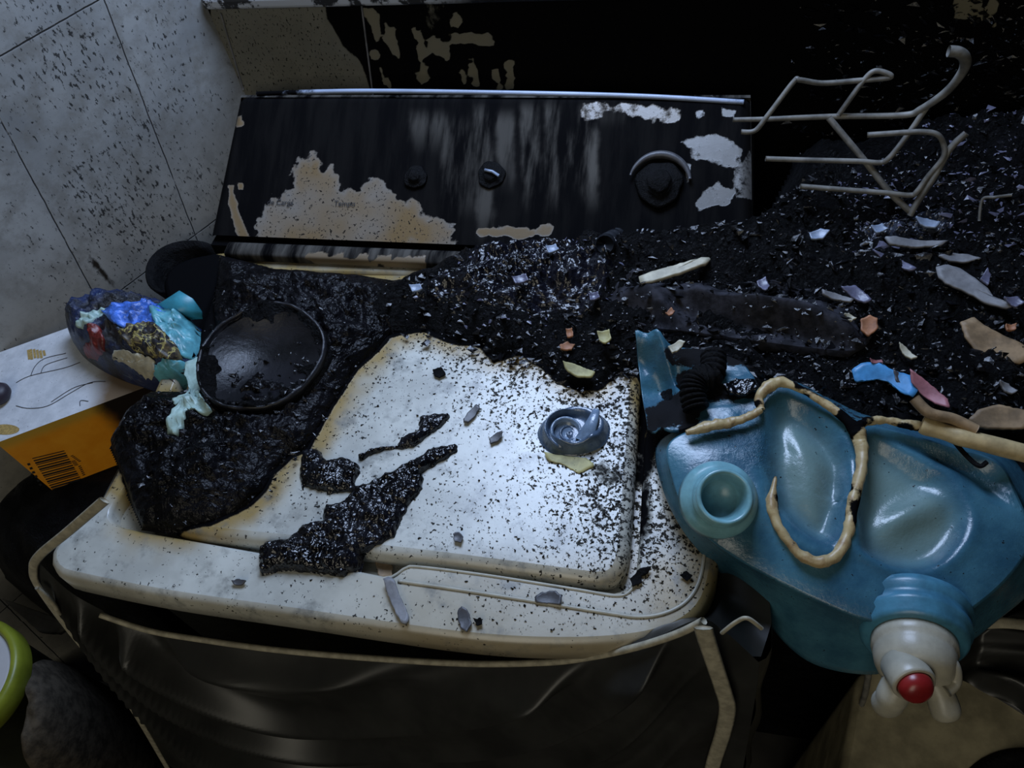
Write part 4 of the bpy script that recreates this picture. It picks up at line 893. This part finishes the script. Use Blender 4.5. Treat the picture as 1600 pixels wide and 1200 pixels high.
P_ = [at(912, 690, .012), at(920, 672, .017), at(927, 655, .020), at(932, 640, .019)]; obj('tab', *tubeVF(catmull(P_, 20), np.linspace(.0085, .003, 20), 12, .5), capl, cap)
flake('scorched_patch', [(850, 708), (880, 712), (915, 716), (930, 728), (905, 740), (880, 726), (856, 720)], M['yellow'], 'crusty yellow scrap under the melted blue cap', 'scrap', surf=.003, lift=.0015, seed=21)
# coloured scraps in front of the rubble
SC = [([(884, 516), (894, 514), (896, 526), (886, 528)], 'orange', 'small orange scrap standing in the rubble behind the blue cap'),
    ([(874, 540), (886, 534), (898, 540), (894, 546), (876, 546)], 'orange', 'pinkish orange sliver just below the small orange scrap'),
    ([(934, 520), (952, 516), (956, 530), (946, 538), (936, 532)], 'yellow', 'olive yellow scrap in the rubble left of the blue torn jug wall'),
    ([(880, 566), (896, 568), (930, 582), (926, 590), (900, 588), (884, 578)], 'yellow', 'olive curled strip at the rubble edge above the blue cap'),
    ([(1090, 352), (1108, 350), (1122, 352), (1126, 366), (1120, 382), (1112, 388), (1100, 376), (1092, 366)], 'yellow', 'crumpled yellow scrap on the rubble below the control panel end'),
    ([(1462, 420), (1478, 415), (1500, 420), (1522, 434), (1546, 452), (1552, 464), (1586, 480), (1572, 484), (1542, 474), (1510, 456), (1480, 444), (1464, 434)], 'grey', 'large grey leaf-shaped flake on the right side of the heap'),
    ([(1466, 400), (1490, 395), (1510, 397), (1532, 405), (1510, 410), (1484, 408)], 'grey', 'flat grey flake just above the large leaf-shaped one'),
    ([(1382, 372), (1400, 370), (1440, 376), (1480, 378), (1470, 384), (1430, 386), (1390, 382)], 'grey', 'long pale grey flake below the foot of the wire rack'),
    ([(1362, 392), (1390, 400), (1412, 408), (1432, 422), (1420, 424), (1400, 414), (1376, 402)], 'violet', 'long violet curled strip left of the large grey leaf flake'),
    ([(1500, 505), (1520, 496), (1536, 508), (1560, 520), (1600, 540), (1612, 560), (1592, 570), (1550, 562), (1524, 548), (1508, 528)], 'brown', 'big brown and white board piece at the right edge of the heap'),
    ([(1284, 454), (1306, 458), (1334, 468), (1330, 472), (1300, 466), (1286, 460)], 'grey', 'thin grey sliver right of the dark cloth'),
    ([(1314, 450), (1336, 446), (1350, 456), (1362, 470), (1352, 474), (1332, 464)], 'violet', 'bright violet flake touching the thin grey sliver'),
    ([(1344, 500), (1358, 494), (1370, 498), (1372, 514), (1356, 526), (1346, 516)], 'orange', 'tan orange squarish scrap in the middle of the right heap'),
    ([(1318, 492), (1326, 490), (1338, 498), (1330, 502)], 'cream', 'tiny pale chip left of the squarish tan scrap'),
    ([(1404, 538), (1414, 542), (1432, 560), (1424, 562), (1410, 552)], 'cream', 'small cream flake with a dark hole above the bright blue scrap'),
    ([(1512, 655), (1530, 640), (1560, 632), (1600, 642), (1620, 655), (1600, 670), (1545, 670), (1528, 668)], 'brown', 'tan cardboard corner poking out above the tan rod'),
    ([(1560, 596), (1576, 600), (1588, 612), (1580, 616), (1568, 608)], 'grey', 'small grey splinter above the tan cardboard corner'),
    ([(1264, 365), (1282, 358), (1296, 362), (1286, 372), (1268, 374)], 'bluewhite', 'pale blue flake on the heap below the end of the wire rack'),
    ([(1430, 340), (1450, 342), (1468, 348), (1462, 356), (1440, 352)], 'bluewhite', 'pale blue shard at the right foot of the wire rack'),
    ([(1360, 354), (1378, 350), (1388, 358), (1370, 364)], 'bluewhite', 'blue shiny shard at the left foot of the wire rack'),
    ([(1052, 340), (1072, 338), (1070, 346), (1056, 350)], 'violet', 'violet shard below the large burnt knob'),
    ([(800, 434), (822, 428), (826, 438), (806, 444)], 'violet', 'glossy violet shard in the middle of the rubble'),
    ([(852, 386), (868, 382), (874, 390), (858, 396)], 'bluewhite', 'bright blue-white shard on the rubble below the panel'),
    ([(920, 460), (934, 456), (938, 466), (922, 470)], 'violet', 'violet shard left of the dark cloth'),
    ([(640, 446), (656, 444), (660, 452), (644, 456)], 'bluewhite', 'small blue-white shard on the left part of the rubble'),
    ([(1532, 436), (1542, 420), (1548, 430), (1544, 446)], 'violet', 'violet chip beside the large grey leaf flake'),
    ([(1568, 466), (1590, 464), (1600, 474), (1586, 480)], 'violet', 'dull violet chip at the right edge above the board piece'),
    ([(1570, 508), (1586, 508), (1586, 516), (1572, 518)], 'orange', 'small orange chip at the back of the board piece'),
    ([(1018, 376), (1026, 366), (1036, 368), (1032, 380)], 'brown', 'small brown scrap right of the striped hose'),
    ([(1395, 580), (1420, 590), (1438, 596), (1424, 604), (1400, 596)], 'darkgrey', 'dark grey board chip above the bright blue scrap'),
    ([(1044, 543), (1062, 532), (1070, 536), (1062, 546), (1050, 553)], 'cream', 'little cream chip lying on the torn blue jug wall')]
for i, (pl, m_, lb) in enumerate(SC):
    kw = dict(surf=.052, lift=.004) if 'torn blue jug' in lb and 'cream' in lb else dict(lift=.012)
    flake('burnt_scrap' if m_ not in ('grey', 'violet', 'bluewhite') else 'ash_flake', pl, M[m_], lb, 'scrap' if m_ not in ('grey', 'violet', 'bluewhite') else 'flake', seed=30+i, tilt=.6, thick=.003, curl=.005, **kw)
# blue and pink melted packet behind the jug
q = ath(1385, 592, .012); pb = empty('melted_packet', q, 'melted bright blue and pink packet buried in the heap behind the jug', 'packet')
for nm, pl, m_, lf in (('blue_flap', [(1330, 580), (1345, 568), (1372, 566), (1395, 578), (1424, 588), (1434, 612), (1426, 622), (1404, 612), (1390, 596), (1360, 590), (1336, 598)], 'sky_blue', .014), ('pink_flap', [(1420, 580), (1436, 588), (1458, 604), (1480, 625), (1482, 640), (1462, 632), (1440, 616), (1424, 598)], 'pink', .014), ('pink_edge', [(1358, 562), (1376, 563), (1378, 568), (1360, 567)], 'pink', .018)):
    o = flake(nm, pl, M[m_], None, None, lift=lf, tilt=1.0, seed=len(pl), curl=.006); o.parent = pb; o.location = o.location - Vector(q)
# striped hoses
def hose(pxs_, r, label, lift):
    C = catmull([ath(x, y, lift) for x, y in pxs_], 160); t = np.arange(160)
    V, F = tubeVF(C, r*(1 + .16*np.sign(np.sin(t*2*math.pi/12))), 14); return on(obj('corrugated_hose', V, F, charred('ribbed_black_hose', (.02, .022, .026), .32, .5, 60, .2, .001)), label, 'hose')
hose([(945, 382), (965, 370), (985, 364), (1010, 368), (1030, 376)], .0085, 'short ribbed grey hose end sticking up behind the dark cloth', .010)
C = catmull([at(1115, 556, .062), at(1112, 585, .064), at(1090, 592, .066), at(1082, 612, .064), at(1088, 640, .060)], 160); t = np.arange(160)
on(obj('corrugated_hose', *tubeVF(C, .0095*(1 + .14*np.sign(np.sin(t*2*math.pi/10))), 14), M['char']), 'ribbed black hose lying on the torn blue jug wall', 'hose')
flake('charred_chip', [(1130, 602), (1150, 592), (1178, 594), (1184, 606), (1164, 616), (1140, 614)], M['char_glossy'], 'glossy black lump on the torn blue jug wall, beside the hose', 'chip', surf=.060, lift=.005, thick=.006, seed=77)
# tan rod at the right
C = catmull([atj(1440, 662, .008), atj(1486, 678, .010), atj(1530, 690, .012), atj(1600, 708, .012), atj(1680, 728, .012)], 60)
rr = .0068 + .0012*np.sin(np.linspace(0, 22, 60))*np.exp(-np.linspace(0, 4, 60)); V, F = tubeVF(C, rr, 14)
rod = on(obj('plastic_rod', V, F, M['tan']), 'tan plastic rod running off to the right behind the blue jug', 'rod')
C = catmull([atj(1428, 622, .022), atj(1452, 645, .020), atj(1490, 655, .018), atj(1525, 672, .016)], 40); on(obj('plastic_strip', *tubeVF(C, .0042, 10), M['brown']), 'brown twisted strip lying beside the tan rod', 'strip')
C = catmull([atj(1486, 684, .004), atj(1510, 712, .004), atj(1530, 728, .005), atj(1542, 722, .006)], 30); on(obj('bent_wire', *tubeVF(C, .0018, 8), M['char']), 'thin black bent wire below the tan rod on the jug', 'wire')

# ------------------------------------------------------------------ wire rack leaning on the heap
rk = empty('wire_rack', at(1420, 330, .06), 'bent white wire rack sticking out of the rubble beside the control panel', 'wire rack')
def wire(pts, r, nm='wire'):
    C = catmull([aty(x, y, Y) for x, y, Y in pts], 90); return obj(nm, *tubeVF(C, r, 10), M['wire'], rk)
wire([(1145, 187, .46), (1200, 186, .46), (1300, 182, .46), (1410, 180, .455), (1440, 170, .45), (1480, 142, .44), (1505, 110, .435), (1508, 92, .43), (1498, 82, .43), (1482, 80, .43)], np.interp(np.linspace(0, 1, 90), [0, .3, .6, .75, 1], [.0022, .0028, .0035, .0046, .0046]), 'main_bar')
wire([(1158, 206, .445), (1180, 204, .445), (1200, 180, .45), (1240, 128, .465), (1250, 125, .465), (1285, 130, .468), (1340, 126, .47), (1385, 122, .47), (1392, 118, .47), (1378, 112, .472), (1364, 112, .472), (1350, 125, .47), (1330, 152, .463), (1310, 180, .458)], .0024)
wire([(1196, 248, .43), (1260, 250, .43), (1340, 252, .43), (1375, 254, .43), (1390, 246, .43), (1415, 215, .44), (1448, 168, .45)], .0025)
wire([(1250, 291, .415), (1300, 295, .415), (1380, 301, .415), (1422, 305, .415), (1434, 298, .415), (1450, 276, .42), (1474, 246, .425), (1474, 225, .43), (1464, 210, .432), (1440, 206, .434), (1400, 208, .434), (1355, 211, .436)], .0025)
wire([(1295, 184, .458), (1320, 214, .447), (1350, 250, .435), (1390, 300, .418), (1424, 332, .41)], .0030, 'diagonal_bar')
wire([(1510, 208, .435), (1485, 232, .43), (1460, 275, .42), (1432, 318, .412), (1422, 336, .408)], .0030, 'diagonal_bar')
on(obj('thin_wire', *tubeVF(catmull([ath(1530, 345, .006), ath(1535, 312, .020), ath(1555, 308, .024), ath(1580, 305, .02)], 30), .0014, 8), M['wire']), 'thin bent wire poking from the heap at the right edge', 'wire')

# ------------------------------------------------------------------ lower corners
zc = -.22
Bx = [at(1352, 1050, zc), at(1500, 1046, zc), at(1640, 1132, zc), at(1700, 1330, zc), at(1290, 1330, zc), at(1326, 1200, zc)]
bc_ = empty('plastic_cabinet', (.80, .0, -.9), 'dirty beige plastic cabinet in the gap under the tap of the blue jug', 'cabinet')
top_ = ccw(resample(np.array(Bx), 120)); 
for _ in range(4): top_ = (np.roll(top_, 1, 0)+2*top_+np.roll(top_, -1, 0))/4
V, F = capVF(top_, 30, lambda Q, t: zc + 0*t); bm_ = plain('grimy_beige', (.30, .265, .17), .5, .35, 25, .4, .3)
mb = MB(); mb.add(V, F); R_ = [offset2d(np.c_[top_[:, :2], np.full(120, z)], o) for o, z in ((0, zc), (.004, zc-.003), (.006, zc-.012), (.006, -.9))]; mb.add(np.vstack(R_), [f[::-1] for f in gridF(4, 120, cv=True)])
mb.build('body', bm_, bc_)
hc = at(1648, 1330, zc + .001); obj('dark_opening_disc', *latheVF(hc, (0, 0, 1), [(0, .0005), (.070, .0005), (.072, .004), (.077, .0045), (.080, .001), (.081, -.002)], 60), M['char'], bc_)  # flat black disc painted in for the shade inside an opening
C = catmull([at(1502, 1050, zc+.002), at(1560, 1086, zc+.002), at(1640, 1136, zc+.002)], 20); obj('edge_seal', *tubeVF(C, .0035, 8), M['darkgrey'], bc_)
# black sheet and strip right of the jug's foot
sheet = empty('folded_sheet', at(1600, 1010, -.13), 'black folded vinyl sheet at the right edge below the blue jug', 'sheet')
SH = np.array([at(x, y, -.14) for x, y in [(1500, 1000), (1560, 955), (1700, 900), (1720, 1100), (1640, 1125), (1505, 1052)]]); SHo = ccw(resample(SH, 90))
V, F = capVF(SHo, 30, lambda Q, t: -.16 + .03*sstep(1, .8, t) + .010*np.sin(Q[:, 1]*140 + 12*Q[:, 0]) + .004*np.sin(Q[:, 1]*330)); obj('vinyl', V, F, M['cover'], sheet)
C = catmull([at(x, y, -.112) for x, y in [(1535, 974), (1570, 973), (1610, 977), (1680, 984)]], 30); obj('binding', *tubeVF(C, .0050, 10, .5), M['strap'], sheet)
C = catmull([at(1358, 1045, -.12), at(1350, 1090, -.20), at(1330, 1140, -.30), at(1306, 1205, -.42), at(1290, 1260, -.55)], 50)
on(obj('cord', *tubeVF(C, .0028, 8), M['wire']), 'thin grey cord hanging down beside the beige cabinet', 'cord')
# bottom left
pcn = at(-72, 1064, -.22); pr = .80*np.linalg.norm(at(48, 1060, -.22) - pcn); ph = .27; pb0 = -.22 - ph
pl = empty('pail', (pcn[0], pcn[1], pb0), 'yellow-green pail with white inside at the lower left edge', 'pail')
yg = plain('yellow_green_plastic', (.20, .23, .02), .4, .3, 12)
obj('body', *latheVF((pcn[0], pcn[1], pb0), (0, 0, 1), [(0, 0), (pr*.78, 0), (pr*.92, ph*.9), (pr*.93, ph-.03), (pr*.99, ph-.025), (pr, ph-.006), (pr*.98, ph), (pr*.90, ph+.004), (pr*.84, ph-.002), (pr*.80, ph-.02), (pr*.78, ph-.05)], 72), yg, pl)
obj('filling', *latheVF((pcn[0], pcn[1], pb0), (0, 0, 1), [(pr*.86, ph-.04), (pr*.845, ph-.004), (pr*.8, ph-.002), (0, ph+.002)], 60), plain('white_filling', (.40, .40, .41), .5, .06, 20), pl)
cr_ = empty('crate', (-.26, -.10, -.9), 'dark wooden crate carrying the yellow-green pail', 'crate')
for i_ in range(4): obj('slat', *boxVF((-.340 + i_*.049, -.21, pb0 - .012), (.043, 0, 0), (0, .20, 0), (0, 0, .0115)), M['darkgrey'], cr_, smooth=False)
obj('box', *boxVF((-.338, -.205, -.9), (.188, 0, 0), (0, .192, 0), (0, 0, .9 + pb0 - .013)), M['char'], cr_, smooth=False)
sk = ccw(resample(catmull([at(x, y, -.27) for x, y in [(56, 1010), (78, 1035), (98, 1075), (94, 1130), (74, 1180), (30, 1220), (40, 1150), (56, 1110), (60, 1060)]], 60, True), 60))
V, F = capVF(sk, 24, lambda Q, t: -.36 + .12*np.sqrt(np.clip(1-t**3, 0, 1)) + .012*fbm(np.c_[Q, 0*t], 20, 3, 2)); lo_ = sk.copy(); lo_[:, 2] = pb0; k = len(V)
on(obj('sack', np.vstack([V, lo_]), F + [(i, i+k, (i+1) % 60+k, (i+1) % 60) for i in range(60)], plain('coarse_brown_sack', (.055, .045, .032), .8, .5, 90, .2, .6)), 'coarse brown sack standing beside the yellow-green pail', 'sack')
flake('board_fragment', [(4, 936), (30, 944), (80, 962), (110, 978), (92, 990), (62, 988), (40, 968)], plain('dull_beige_board', (.10, .09, .07), .6, .3, 40), 'dull beige triangular board scrap under the cover strap on the left', 'board', surf=-.30, lift=.0, thick=.006, seed=5)
flake('board_fragment', [(126, 1145), (150, 1110), (180, 1140), (235, 1215), (190, 1215)], M['darkgrey'], 'dark grey angular board at the bottom left under the cover strap', 'board', surf=-.62, lift=0, thick=.006, seed=6)

# ------------------------------------------------------------------ countless crumbs
def crumbs(name, pts, sizes, mat, seed, label, flat=.45):
    r = np.random.RandomState(seed); V = []; F = []
    for p, s in zip(pts, sizes):
        k = r.randint(4, 7); ang = np.sort(r.rand(k)*2*math.pi); N = r.randn(3)*.55 + [0, 0, 1]; x, y, a = frame(N)
        b = len(V); rr = s*(.5 + r.rand(k))
        for t, q in zip(ang, rr): V.append(p + x*q*math.cos(t) + y*q*math.sin(t)*.7)
        V.append(p + a*s*flat); V.append(p - a*s*flat)
        for i in range(k): F.append((b+i, b+(i+1) % k, b+k)); F.append((b+(i+1) % k, b+i, b+k+1))
    return tag(obj(name, np.array(V), F, mat, smooth=False), label, 'crumbs', kind='stuff')
P = []; S_ = []
while len(P) < 2600:
    x = 480 + 620*random.random(); y = 520 + 470*random.random()
    dens = .10 + .75*max(0, min(1, (x-700)/250))*max(0, min(1, (y-560)/90)) + .2*(y < 680)
    if random.random() > dens: continue
    q = at(x, y, .004)
    if sdf(q[None], MASS_A)[0] > 0 or sdf(q[None], T)[0] < .004: continue
    if sdf(q[None], LI)[0] < .008 and sdf(q[None], HO)[0] > -.001: continue
    z = .0042 if sdf(q[None], LI)[0] > 0 else .0006
    P.append(at(x, y, z)); S_.append(.0004 + .0013*random.random()**3)
crumbs('soot_crumbs', P, S_, M['char'], 3, 'fine black soot crumbs sprinkled over the white lid')
def scatter(poly_px, n, smin, smax, seed):
    r = random.Random(seed); xs_ = [p[0] for p in poly_px]; ys_ = [p[1] for p in poly_px]; out = []; sz = []
    pts = np.array([(r.uniform(min(xs_), max(xs_)), r.uniform(min(ys_), max(ys_))) for _ in range(n*3)]); pts = pts[sdf(pts, poly_px) > 0][:n]
    W_ = np.array([at(x, y, .035) for x, y in pts]); W_[:, 2] = H(W_[:, :2]) + .005
    dc = sdf(W_, CLW); W_[dc > 0, 2] = np.where(np.random.RandomState(seed).rand((dc > 0).sum()) < .35 + .65*(dc[dc > 0] < .012), clz(W_[dc > 0]) + .002, .01)
    inb = np.linalg.norm(W_[:, :2]-cb[:2], axis=1) < rb*1.02; W_[inb, 2] = np.maximum(W_[inb, 2], cb[2] + .004)
    W_ = W_[W_[:, 2] > -.5]
    return W_, [smin + (smax-smin)*r.random()**3 for _ in W_]
heap_px = [(620, 440), (760, 395), (900, 395), (1000, 390), (1150, 380), (1210, 310), (1300, 260), (1450, 240), (1600, 200), (1640, 500), (1600, 640), (1450, 640), (1200, 600), (1000, 560), (900, 590), (850, 560), (700, 520), (620, 510)]
W_, z_ = scatter(heap_px, 4200, .0012, .0065, 5); crumbs('charred_chips', W_, z_, M['chips'], 6, 'countless glossy black chips covering the burnt heap', .16)
W_, z_ = scatter(heap_px, 420, .0008, .0032, 8); crumbs('pale_ash_specks', W_, z_, M['grey'], 9, 'countless pale ash specks scattered through the burnt heap', .2)
W_, z_ = scatter([(1300, 300), (1420, 230), (1520, 200), (1600, 200), (1600, 420), (1450, 390), (1330, 400)], 420, .0012, .0058, 31); crumbs('violet_glints', W_, z_, M['violet'], 32, 'countless violet grey chips standing for glints over the heap around the wire rack', .2)  # violet glints on the heap made as tinted chips
W_, z_ = scatter([(640, 450), (720, 400), (900, 380), (980, 420), (930, 520), (760, 520)], 160, .0010, .0042, 33); crumbs('violet_glint_specks', W_, z_, M['violet'], 34, 'countless violet specks standing for glints in the rubble below the control panel', .2)  # glint colour scattered here as violet specks
W_, z_ = scatter([(180, 640), (330, 430), (620, 430), (560, 560), (420, 740), (300, 810), (220, 800)], 700, .0008, .0050, 12); crumbs('charred_chips', W_, z_, M['chips'], 13, 'countless small black chips over the melted mass on the left', .16)
r_ = random.Random(21); P = [aty(r_.uniform(1230, 1640), r_.uniform(-10, 260), YB - .003) for _ in range(1500)]
P = [p for p in P if p[2] < SILL - .004 and r_.random() < .25 + .75*sstep(.60, .80, p[0])]
crumbs('soot_blisters', P, [.001 + .006*r_.random()**2.5 for _ in P], M['chips'], 22, 'countless soot blisters and flakes clinging to the black wall at the right', .3)
for o in bpy.data.objects:
    if 'wl' in o: del o['wl']
